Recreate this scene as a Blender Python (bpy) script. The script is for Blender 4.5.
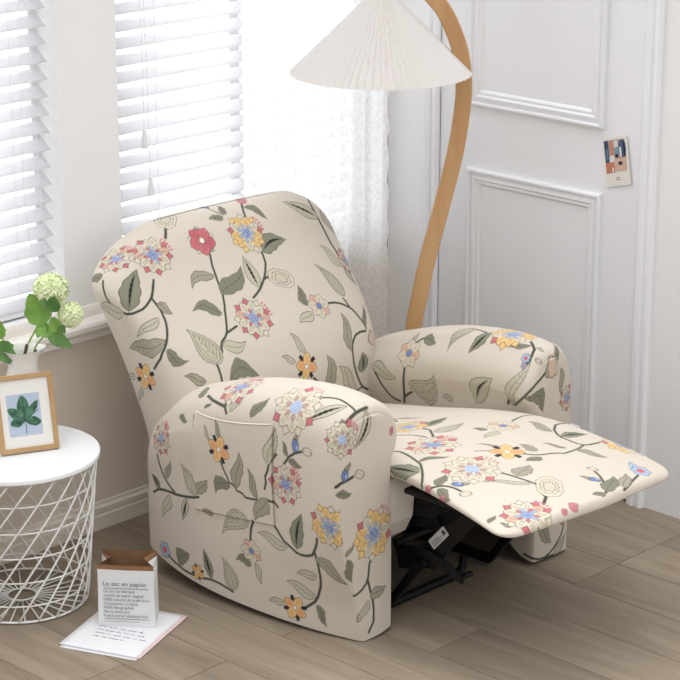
import bpy, bmesh, math, random
import numpy as np
from mathutils import Vector, Matrix

for o in list(bpy.data.objects): bpy.data.objects.remove(o, do_unlink=True)
random.seed(4)
scene = bpy.context.scene
COL = scene.collection

# ---------------------------------------------------------------- camera
CAM_POS = Vector((-4.885, -4.497, 2.4))
pitch, azim = math.atan(700/2200), math.radians(44)
cam_data = bpy.data.cameras.new('camera'); cam = bpy.data.objects.new('camera', cam_data); COL.objects.link(cam)
cam.location = CAM_POS
fw = Vector((math.cos(azim)*math.cos(pitch), math.sin(azim)*math.cos(pitch), -math.sin(pitch)))
cam.rotation_euler = fw.to_track_quat('-Z', 'Y').to_euler()
cam_data.sensor_width = 36; cam_data.lens = 36*2200/680; cam_data.clip_start = .1; cam_data.clip_end = 100
scene.camera = cam

# ---------------------------------------------------------------- world: pale overcast sky, brighter outside the windows (+y)
world = bpy.data.worlds.new('world'); scene.world = world; world.use_nodes = True
wt = world.node_tree; wt.nodes.clear()
wo = wt.nodes.new('ShaderNodeOutputWorld'); wb = wt.nodes.new('ShaderNodeBackground')
tc = wt.nodes.new('ShaderNodeTexCoord'); sep = wt.nodes.new('ShaderNodeSeparateXYZ')
rmp = wt.nodes.new('ShaderNodeMapRange'); rmp.interpolation_type = 'SMOOTHSTEP'
rmp.inputs['From Min'].default_value = .12; rmp.inputs['From Max'].default_value = .6
rmp.inputs['To Min'].default_value = 0; rmp.inputs['To Max'].default_value = 1.6
wt.links.new(tc.outputs['Generated'], sep.inputs[0]); wt.links.new(sep.outputs['Y'], rmp.inputs['Value'])
r2 = wt.nodes.new('ShaderNodeMapRange'); r2.interpolation_type = 'SMOOTHSTEP'
r2.inputs['From Min'].default_value = .25; r2.inputs['From Max'].default_value = 1.0; r2.inputs['To Min'].default_value = 0; r2.inputs['To Max'].default_value = 1.4
ad = wt.nodes.new('ShaderNodeMath'); ad.operation = 'ADD'
r3 = wt.nodes.new('ShaderNodeMapRange'); r3.inputs['From Min'].default_value = -1; r3.inputs['From Max'].default_value = .1     # the lit room on the camera's side
r3.inputs['To Min'].default_value = .78; r3.inputs['To Max'].default_value = .25; ae = wt.nodes.new('ShaderNodeMath'); ae.operation = 'ADD'
wt.links.new(sep.outputs['Y'], r3.inputs['Value'])
wt.links.new(sep.outputs['Z'], r2.inputs['Value']); wt.links.new(rmp.outputs[0], ad.inputs[0]); wt.links.new(r2.outputs[0], ad.inputs[1])
wt.links.new(ad.outputs[0], ae.inputs[0]); wt.links.new(r3.outputs[0], ae.inputs[1]); wt.links.new(ae.outputs[0], wb.inputs['Strength']); wb.inputs['Color'].default_value = (.97, .985, 1, 1)
wt.links.new(wb.outputs[0], wo.inputs['Surface'])

def area(name, loc, target, size, power, color=(1, 1, 1)):
    l = bpy.data.lights.new(name, 'AREA'); l.shape = 'RECTANGLE'; l.size, l.size_y = size; l.energy = power; l.color = color
    o = bpy.data.objects.new(name, l); COL.objects.link(o); o.location = loc
    o.rotation_euler = (Vector(target) - Vector(loc)).to_track_quat('-Z', 'Y').to_euler(); return o
sun_data = bpy.data.lights.new('daylight_sun', 'SUN'); sun = bpy.data.objects.new('daylight_sun', sun_data); COL.objects.link(sun)
sun_data.energy = .8; sun_data.angle = math.radians(50); sun_data.color = (1, .985, .95)
sun.rotation_euler = Vector((-.02, -.30, -.93)).to_track_quat('-Z', 'Y').to_euler()
scene.view_settings.view_transform = 'Standard'; scene.view_settings.look = 'None'
scene.view_settings.exposure = 0.28; scene.view_settings.gamma = 1
scene.view_settings.use_curve_mapping = False

# ---------------------------------------------------------------- helpers
def srgb(r, g, b):
    f = lambda c: (c/255/12.92) if c/255 <= .04045 else ((c/255 + .055)/1.055)**2.4
    return (f(r), f(g), f(b), 1)

def mat(name, col, rough=.6, metal=0, spec=.5, bump=None, var=None, **kw):
    m = bpy.data.materials.new(name); m.use_nodes = True; nt = m.node_tree; b = nt.nodes['Principled BSDF']
    b.inputs['Base Color'].default_value = col; b.inputs['Roughness'].default_value = rough; b.inputs['Metallic'].default_value = metal
    b.inputs['Specular IOR Level'].default_value = spec
    for k, v in kw.items(): b.inputs[k].default_value = v
    if var or bump:
        t = nt.nodes.new('ShaderNodeTexCoord')
    if var:      # (scale, second colour, amount, stretch)
        mp = nt.nodes.new('ShaderNodeMapping'); mp.inputs['Scale'].default_value = var[3] if len(var) > 3 else (1, 1, 1)
        n = nt.nodes.new('ShaderNodeTexNoise'); n.inputs['Scale'].default_value = var[0]; n.inputs['Detail'].default_value = 5
        mx = nt.nodes.new('ShaderNodeMix'); mx.data_type = 'RGBA'; mx.inputs[6].default_value = col; mx.inputs[7].default_value = var[1]
        r = nt.nodes.new('ShaderNodeMapRange'); r.inputs['From Min'].default_value = .35; r.inputs['From Max'].default_value = .65; r.inputs['To Max'].default_value = var[2]
        nt.links.new(t.outputs['Object'], mp.inputs[0]); nt.links.new(mp.outputs[0], n.inputs['Vector'])
        nt.links.new(n.outputs[0], r.inputs[0]); nt.links.new(r.outputs[0], mx.inputs[0]); nt.links.new(mx.outputs[2], b.inputs['Base Color'])
    if bump:     # (scale, strength, distance)
        n = nt.nodes.new('ShaderNodeTexNoise'); n.inputs['Scale'].default_value = bump[0]; n.inputs['Detail'].default_value = 3
        bp = nt.nodes.new('ShaderNodeBump'); bp.inputs['Strength'].default_value = bump[1]; bp.inputs['Distance'].default_value = bump[2]
        nt.links.new(t.outputs['Object'], n.inputs['Vector']); nt.links.new(n.outputs[0], bp.inputs['Height']); nt.links.new(bp.outputs[0], b.inputs['Normal'])
    return m

def translucent(name, col, amount=.5, alpha=1.0, rough=.8):
    m = bpy.data.materials.new(name); m.use_nodes = True; nt = m.node_tree; nt.nodes.clear()
    out = nt.nodes.new('ShaderNodeOutputMaterial'); d = nt.nodes.new('ShaderNodeBsdfDiffuse'); t = nt.nodes.new('ShaderNodeBsdfTranslucent')
    d.inputs[0].default_value = col; t.inputs[0].default_value = col
    mx = nt.nodes.new('ShaderNodeMixShader'); mx.inputs[0].default_value = amount
    nt.links.new(d.outputs[0], mx.inputs[1]); nt.links.new(t.outputs[0], mx.inputs[2])
    nt.links.new(mx.outputs[0], out.inputs['Surface'])
    return m, nt, mx, out

def new_obj(name, me, m=None, parent=None):
    o = bpy.data.objects.new(name, me); COL.objects.link(o)
    if m is not None:
        for k in (m if isinstance(m, (list, tuple)) else [m]): me.materials.append(k)
    if parent is not None: o.parent = parent; o.matrix_parent_inverse = Matrix.Identity(4); o.location = -Vector(parent.get('_o', (0, 0, 0)))
    return o

def tag(o, label=None, cat=None, group=None, kind=None):
    if label: o['label'] = label
    if cat: o['category'] = cat
    if group: o['group'] = group
    if kind: o['kind'] = kind
    return o

ORG = {}
def thing(name, loc, label, cat, group=None):
    """an Empty at the thing's base; child meshes are written in world coordinates"""
    o = bpy.data.objects.new(name, None); COL.objects.link(o); o.location = loc; o.empty_display_size = .05
    ORG[o.name] = Vector(loc)
    return tag(o, label, cat, group)

class MB:
    """mesh builder in world coordinates"""
    def __init__(s): s.v = []; s.f = []; s.mi = []
    def add(s, v, f, mi=0):
        n = len(s.v); s.v += [tuple(p) for p in v]; s.f += [tuple(i + n for i in q) for q in f]; s.mi += [mi]*len(f)
    def box(s, a, b, mi=0, M=None):
        (x0, y0, z0), (x1, y1, z1) = a, b
        v = [Vector(p) for p in ((x0,y0,z0),(x1,y0,z0),(x1,y1,z0),(x0,y1,z0),(x0,y0,z1),(x1,y0,z1),(x1,y1,z1),(x0,y1,z1))]
        if M: v = [M @ p for p in v]
        s.add(v, [(3,2,1,0),(4,5,6,7),(0,1,5,4),(1,2,6,5),(2,3,7,6),(3,0,4,7)], mi)
    def tube(s, pts, r, n=8, mi=0, closed=False, rr=None):
        P = [Vector(p) for p in pts]; m = len(P); rings = []
        prev = None
        for i, p in enumerate(P):
            if closed: t = P[(i + 1) % m] - P[i - 1]
            else: t = P[min(i + 1, m - 1)] - P[max(i - 1, 0)]
            t.normalize()
            if prev is None:
                a = Vector((0, 0, 1)) if abs(t.z) < .9 else Vector((1, 0, 0)); u = t.cross(a).normalized()
            else: u = (prev - t*prev.dot(t)).normalized()
            prev = u; w = t.cross(u); ri = rr[i] if rr else r
            rings.append([p + (u*math.cos(k*2*math.pi/n) + w*math.sin(k*2*math.pi/n))*ri for k in range(n)])
        v = [q for r_ in rings for q in r_]; f = []
        for i in range(m if closed else m - 1):
            j = (i + 1) % m
            for k in range(n): f.append((i*n + k, i*n + (k+1) % n, j*n + (k+1) % n, j*n + k))
        if not closed: f += [tuple(range(n))[::-1], tuple((m-1)*n + k for k in range(n))]
        s.add(v, f, mi)
    def bar(s, pts, w, h, side, mi=0):
        """flat bar along pts: width w along vector side, height h across"""
        P = [Vector(p) for p in pts]; v = []; m = len(P)
        sd = Vector(side).normalized()
        for i, p in enumerate(P):
            t = (P[min(i+1, m-1)] - P[max(i-1, 0)]).normalized(); up = t.cross(sd).normalized(); s2 = sd
            for a, b in ((-1,-1),(1,-1),(1,1),(-1,1)): v.append(p + s2*a*w/2 + up*b*h/2)
        f = []
        for i in range(m - 1):
            for k in range(4): f.append((i*4 + k, i*4 + (k+1) % 4, i*4 + 4 + (k+1) % 4, i*4 + 4 + k))
        f += [(3,2,1,0), tuple((m-1)*4 + k for k in range(4))]
        s.add(v, f, mi)
    def lathe(s, prof, c, n=48, mi=0, flut=None):
        v = []; m = len(prof)
        for r, z in prof:
            for k in range(n):
                a = 2*math.pi*k/n; v.append((c[0] + r*math.cos(a), c[1] + r*math.sin(a), c[2] + z))
        f = []
        for i in range(m - 1):
            for k in range(n): f.append((i*n + k, i*n + (k+1) % n, (i+1)*n + (k+1) % n, (i+1)*n + k))
        s.add(v, f, mi)
    def cyl(s, c, r, z0, z1, n=48, mi=0, bev=0):
        prof = [(0.0001, z0), (r - bev, z0), (r, z0 + bev), (r, z1 - bev), (r - bev, z1), (0.0001, z1)] if bev else [(0.0001, z0), (r, z0), (r, z1), (0.0001, z1)]
        s.lathe(prof, (c[0], c[1], 0), n, mi)
    def prism(s, poly, origin, ux, uy, depth, mi=0):
        """polygon in the plane (ux, uy) extruded by the vector depth"""
        o = Vector(origin); ux = Vector(ux); uy = Vector(uy); d = Vector(depth); n = len(poly)
        v = [o + ux*a + uy*b for a, b in poly] + [o + ux*a + uy*b + d for a, b in poly]
        s.add(v, [tuple(range(n))[::-1], tuple(range(n, 2*n))] + [(i, (i+1) % n, n + (i+1) % n, n + i) for i in range(n)], mi)
    def grid(s, P, mi=0):
        P = np.asarray(P); a, b = P.shape[:2]
        s.add(P.reshape(-1, 3), [(i*b + j, i*b + j + 1, (i+1)*b + j + 1, (i+1)*b + j) for i in range(a-1) for j in range(b-1)], mi)
    def build(s, name, m, parent=None, smooth=False, bevel=0, seg=2, solid=0):
        off = ORG.get(parent.name, Vector()) if parent is not None else Vector()
        if parent is not None and parent.parent is not None: off = ORG[parent.name]
        me = bpy.data.meshes.new(name); me.from_pydata([tuple(Vector(p) - off) for p in s.v], [], s.f)
        for k in (m if isinstance(m, (list, tuple)) else [m]): me.materials.append(k)
        me.polygons.foreach_set('material_index', s.mi)
        bm = bmesh.new(); bm.from_mesh(me); bmesh.ops.recalc_face_normals(bm, faces=bm.faces); bm.to_mesh(me); bm.free()
        if smooth: me.polygons.foreach_set('use_smooth', [True]*len(me.polygons)); 
        if smooth == 'auto': me.set_sharp_from_angle(angle=math.radians(38))
        o = bpy.data.objects.new(name, me); COL.objects.link(o)
        if parent is not None: o.parent = parent
        ORG[o.name] = off if parent is not None else Vector()
        if solid: md = o.modifiers.new('thick', 'SOLIDIFY'); md.thickness = solid; md.offset = 0
        if bevel: md = o.modifiers.new('bevel', 'BEVEL'); md.width = bevel; md.segments = seg; md.limit_method = 'ANGLE'
        return o

def text_mesh(name, body, size, origin, ux, uy, m, parent, width=None, thick=.0004, weight=0):
    """letters as a flat raised mesh on a surface"""
    cu = bpy.data.curves.new(name, 'FONT'); cu.body = body; cu.size = size; cu.offset = weight; cu.extrude = 0; cu.resolution_u = 2
    to = bpy.data.objects.new('tmp', cu); COL.objects.link(to); bpy.context.view_layer.update()
    me = bpy.data.meshes.new_from_object(to.evaluated_get(bpy.context.evaluated_depsgraph_get()))
    bpy.data.objects.remove(to, do_unlink=True)
    off = ORG[parent.name]; ux = Vector(ux).normalized(); uy = Vector(uy).normalized(); nz = ux.cross(uy)
    xs = [v.co.x for v in me.vertices]; sx = width/(max(xs) - min(xs)) if width else 1; x0 = min(xs)
    for v in me.vertices: v.co = Vector(origin) + ux*(v.co.x - x0)*sx + uy*v.co.y + nz*thick - off
    me.materials.clear(); me.materials.append(m)
    o = bpy.data.objects.new(name, me); COL.objects.link(o); o.parent = parent; ORG[o.name] = off
    return o

def sheets_obj(name, sheets, m, parent, cols=None, smooth=True):
    """dense fabric surface from numpy grids, with the printed pattern as a colour attribute"""
    off = np.array(ORG[parent.name])
    V = np.vstack([g.reshape(-1, 3) for g in sheets]) - off
    F = []; n0 = 0
    for g in sheets:
        a, b = g.shape[:2]; i = (np.arange(a - 1)[:, None]*b + np.arange(b - 1)[None, :]).ravel() + n0
        F.append(np.stack([i, i + 1, i + b + 1, i + b], 1)); n0 += a*b
    F = np.vstack(F).astype(np.int32)
    me = bpy.data.meshes.new(name); me.vertices.add(len(V)); me.vertices.foreach_set('co', V.ravel().astype(np.float32))
    me.loops.add(F.size); me.loops.foreach_set('vertex_index', F.ravel())
    me.polygons.add(len(F)); me.polygons.foreach_set('loop_start', np.arange(0, F.size, 4, dtype=np.int32))
    me.polygons.foreach_set('use_smooth', np.ones(len(F), bool))
    me.update(calc_edges=True); me.validate()
    if cols is not None:
        at = me.color_attributes.new('print', 'FLOAT_COLOR', 'POINT')
        at.data.foreach_set('color', np.c_[cols, np.ones(len(cols))].ravel().astype(np.float32))
    me.materials.append(m)
    o = bpy.data.objects.new(name, me); COL.objects.link(o); o.parent = parent; ORG[o.name] = ORG[parent.name]
    return o

def stuff_disc(c, r, n=32): return [(c[0] + r*math.cos(2*math.pi*k/n), c[1] + r*math.sin(2*math.pi*k/n)) for k in range(n)]
FABRIC_RGB = (204, 194, 180)
# ---------------------------------------------------------------- recliner geometry (numpy)
def ip(x, xs, ys):
    """smooth (Catmull/Hermite) interpolation through increasing xs"""
    xs = np.asarray(xs, float); ys = np.asarray(ys, float); x = np.clip(np.asarray(x, float), xs[0], xs[-1])
    d = np.gradient(ys, xs)
    i = np.clip(np.searchsorted(xs, x) - 1, 0, len(xs) - 2)
    h = xs[i + 1] - xs[i]; t = (x - xs[i]) / h
    return ((2*t**3 - 3*t**2 + 1) * ys[i] + (t**3 - 2*t**2 + t) * h * d[i] + (-2*t**3 + 3*t**2) * ys[i + 1] + (t**3 - t**2) * h * d[i + 1])

def catmull(pts, n):
    """resample control points to n points evenly along a smooth curve"""
    p = np.asarray(pts, float); m = len(p)
    q = np.vstack([2*p[0] - p[1], p, 2*p[-1] - p[-2]])
    out = []
    for i in range(m - 1):
        a, b, c, d = q[i], q[i + 1], q[i + 2], q[i + 3]
        t = np.linspace(0, 1, 24, endpoint=False)[:, None]
        out.append(.5 * ((2*b) + (-a + c)*t + (2*a - 5*b + 4*c - d)*t**2 + (-a + 3*b - 3*c + d)*t**3))
    out = np.vstack(out + [p[-1:]])
    s = np.r_[0, np.cumsum(np.linalg.norm(np.diff(out, axis=0), axis=1))]
    u = np.linspace(0, s[-1], n)
    return np.stack([np.interp(u, s, out[:, k]) for k in range(out.shape[1])], 1)

def wob(P, amp, k, seed):
    """low soft wrinkles"""
    r = np.random.RandomState(seed); w = 0
    for j in range(5):
        d = r.normal(size=3); d /= np.linalg.norm(d)
        w = w + np.sin((P @ d) * k * (1 + .5*j) + r.rand()*6.28) / (1 + .6*j)
    return amp * w

def arm_sec(y, near, n):
    zt = (0 if near else -.020) + float(ip(-y, [.24, .30, .36, .42, .55, .775, .95, 1.05], [.385, .43, .482, .522, .573, .627, .637, .622]))
    if near:
        s = -1
        xob = float(ip(-y, [.25, .35, .5, .7, .9, 1.04], [-1.285, -1.305, -1.318, -1.303, -1.27, -1.225]))
        xot = float(ip(-y, [.25, .4, 1.04], [-1.29, -1.315, -1.318])); xit = -1.088; xib = -1.112
        z0 = float(ip(-y, [.3, .45, .6, .9, 1.04], [.080, .048, .028, .010, .002])); z1 = .012
    else:
        s = 1; xob = -.402; xot = -.396; xit = -.588; xib = -.556; z0 = .008
        z1 = float(ip(-y, [.2, .8, .9, 1.0, 1.05], [.20, .16, .10, .02, .008]))
    m = (xot + xit)/2
    lo = min(zt - .15, .40)
    pts = [(xob, z0), (xob*.8 + xot*.2, .10), (xob*.35 + xot*.65, .22), (xot - s*.003, lo*.85), (xot, lo + .03), (xot - s*.006, zt - .085), (xot - s*.032, zt - .030),
           (m + s*.035, zt - .003), (m - s*.035, zt - .003), (xit + s*.032, zt - .028), (xit + s*.004, zt - .075), (xit + s*.004, zt - .125), (xib, zt - .20),
           (xib, max(z1 + .05, .14)), (xib, z1)]
    if near: pts[-4] = (xit - .003, zt - .125)
    return catmull(pts, n), s

def inset(c, d):
    k = np.ones(61)/61; smo = lambda a: np.stack([np.convolve(np.pad(a[:, q], 30, mode='edge'), k, 'valid') for q in (0, 1)], 1)
    cs_ = smo(c)
    t = np.gradient(cs_, axis=0); t /= np.linalg.norm(t, axis=1)[:, None] + 1e-9
    nrm = np.stack([t[:, 1], -t[:, 0]], 1)
    cen = c.mean(0); sg = np.sign(((cen - c[len(c)//2]) * nrm[len(c)//2]).sum())
    o = c + nrm * sg * d
    o[:, 1] = np.where(np.abs(nrm[:, 1]) < .3, c[:, 1], o[:, 1])
    w = .35 + .65*np.clip((c[:, 1] - .30)/.18, 0, 1)[:, None]
    return c + smo(smo((o - c)*w))

def arm(near, n=640, step=.0019):
    yr, yf = (-.312, -1.040) if near else (-.262, -1.043)
    st = []
    rr, rf = .035, .026
    for a in np.linspace(0, np.pi/2, 16): st.append((yr - rr + rr*np.cos(a), rr*(1 - np.sin(a))))
    for y in np.linspace(yr - rr, yf + rf, int((yr - rr - yf - rf)/step))[1:-1]: st.append((y, 0))
    for a in np.linspace(0, np.pi/2, 18): st.append((yf + rf - rf*np.sin(a), rf*(1 - np.cos(a))))
    rows = []
    for y, d in st:
        c, s = arm_sec(y, near, n)
        if d: c = inset(c, d)
        rows.append(np.stack([c[:, 0], np.full(n, y), c[:, 1]], 1))
    wrap = np.array(rows)
    # loft direction bulge on the outer side, light wrinkles
    caps = []
    for row, sg in ((wrap[-1], -1), (wrap[0], 1)):
        h = n//2; A = row[:h]; B = row[n - h:][::-1]
        t = np.linspace(0, 1, 100 if sg < 0 else 40)[None, :, None]
        g = A[:, None]*(1 - t) + B[:, None]*t
        g[..., 1] += sg * .006 * np.sin(np.pi*t[..., 0])
        caps.append(g)
    return [wrap] + caps

def loop(n, ex, ey, ax, ay):
    """superellipse loop (cos^ex, sin^ey) resampled evenly by arc length for half axes ax, ay"""
    a = np.linspace(0, 2*np.pi, 40001); c = np.sign(np.cos(a))*np.abs(np.cos(a))**ex; s_ = np.sign(np.sin(a))*np.abs(np.sin(a))**ey
    l = np.r_[0, np.cumsum(np.hypot(np.diff(c)*ax, np.diff(s_)*ay))]; u = np.linspace(0, l[-1], n)
    return np.interp(u, l, c), np.interp(u, l, s_)

def seat_sheet(y0, y1, ny, na=760):
    ys = np.linspace(y0, y1, ny)
    if y1 < -1.5:      # finish with the rounded front edge
        e = 30; th_e = np.linspace(0, np.pi/2, e)[1:]; ys = np.r_[np.linspace(y0, y1 + .014, ny), y1 + .014 - .014*np.sin(th_e)]
    CX, SY = loop(na, .32, .62, .28, .03)
    rows = []
    for y in ys:
        q = -y
        xl = float(ip(q, [.4, .95, 1.08, 1.2, 1.35, 1.5, 1.56], [-1.10, -1.105, -1.125, -1.145, -1.170, -1.190, -1.190]))
        xr = float(ip(q, [.4, .98, 1.2, 1.4, 1.56], [-.562, -.562, -.556, -.552, -.570]))
        hw = (xr - xl)/2; xc = (xr + xl)/2
        zt = float(ip(q, [.4, .7, 1.0, 1.15, 1.3, 1.45, 1.56], [.338, .395, .447, .452, .440, .420, .400]))
        th = float(ip(q, [.4, .85, 1.0, 1.15, 1.35, 1.52], [.13, .11, .055, .046, .030, .018]))
        r = .055; k = max(0, (q - (-y1 - r))/r) if y1 < -1.5 else 0
        k = min(k, 1)
        hw2 = hw - r*(1 - np.sqrt(max(0, 1 - k**2.3)))
        f = min(1, max(0, (-y1 - q)/.014)) if y1 < -1.5 else 1
        th2 = th*(.004 + .996*np.sqrt(max(0, 1 - (1 - f)**2)))
        sa = SY
        x = xc - hw2*CX
        z = zt - th/2 + th2/2*SY
        u = (x - xc)/hw
        z = z + .010*(1 - u*u)*(sa > 0)*th2/th
        ramp = np.clip((q - 1.1)/.4, 0, 1)
        z = z - .012*ramp*np.clip(u, -1, 1)*-1*0 - .01*ramp*u*u
        yy = y - .014*ramp*(1 - u*u) + .035*ramp*np.clip(-u, 0, 1) + .0*u
        rows.append(np.stack([x, yy, z], 1))
    return np.array(rows)

def back_sheets(na=1040, nz=400):
    z0, z1 = .30, .912
    zs = np.r_[np.linspace(z0, z1 - .06, nz), z1 - .06 + .06*np.sin(np.linspace(0, np.pi/2, 34))[1:]]
    CX, SY = loop(na, .36, .52, .38, .11)
    rows = []
    for z in zs:
        yf = float(ip(z, [.3, .42, .5, .6, .7, .8, .92], [-.455, -.468, -.470, -.430, -.352, -.270, -.195]))
        yr = float(ip(z, [.3, .36, .5, .6, .7, .8, .92], [-.245, -.250, -.200, -.162, -.128, -.105, -.085]))
        xl = float(ip(z, [.3, .36, .5, .7, .8, .92], [-1.272, -1.276, -1.290, -1.320, -1.342, -1.342]))
        xr = float(ip(z, [.3, .5, .7, .8, .92], [-.512, -.512, -.500, -.492, -.488]))
        c = (yf + yr)/2; t = (yr - yf)/2; hw = (xr - xl)/2; xc = (xr + xl)/2
        r = .125; k = min(1, max(0, (z - (z1 - r))/r))
        r2 = .06; k2 = min(1, max(0, (z - (z1 - r2))/r2))
        t = t*(.04 + .96*np.sqrt(max(0, 1 - k2**2.2)))
        kl = min(1, max(0, (z - .742)/.17)); cl = .235*kl**2.4; cr = .14*(1 - np.sqrt(max(0, 1 - k**2)))
        x = xc - hw*CX + np.where(CX > 0, cl*CX, cr*CX)
        y = c - t*SY
        rows.append(np.stack([x, y, np.full(na, z)], 1))
    P = np.array(rows)
    u = (P[..., 0] + .91)/.41
    P[..., 1] -= .020*(1 - np.clip(u*u, 0, 1))*np.clip(SY, 0, 1)[None, :]*np.sin(np.pi*np.clip((P[..., 2] - .3)/.6, 0, 1))
    # top edge slightly crowned
    P[..., 2] -= .012*np.clip(np.abs(u), 0, 1)**2*np.clip((P[..., 2] - .7)/.2, 0, 1)
    return [P]

def pocket_sheet():
    """hanging side pocket of the near arm: lies 5 mm outside the arm's side"""
    y0, y1 = -.535, -.825
    ny, nz = 190, 180
    P = np.zeros((ny, nz, 3))
    for i, y in enumerate(np.linspace(y0, y1, ny)):
        c, s = arm_sec(y, True, 300)
        c = c[:120]
        zb = .252 + (.285 - .252)*(i/(ny - 1)); ztp = .515 + (.553 - .515)*(i/(ny - 1)) - .006*np.sin(np.pi*i/(ny - 1))
        z = np.linspace(zb, ztp, nz)
        o = np.argsort(c[:, 1]); x = np.interp(z, c[o, 1], c[o, 0])
        off = .004 + .012*np.sin(np.pi*i/(ny - 1))**.6*np.linspace(0, 1, nz)**2
        P[i] = np.stack([x - off, np.full(nz, y), z], 1)
    return P
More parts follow.
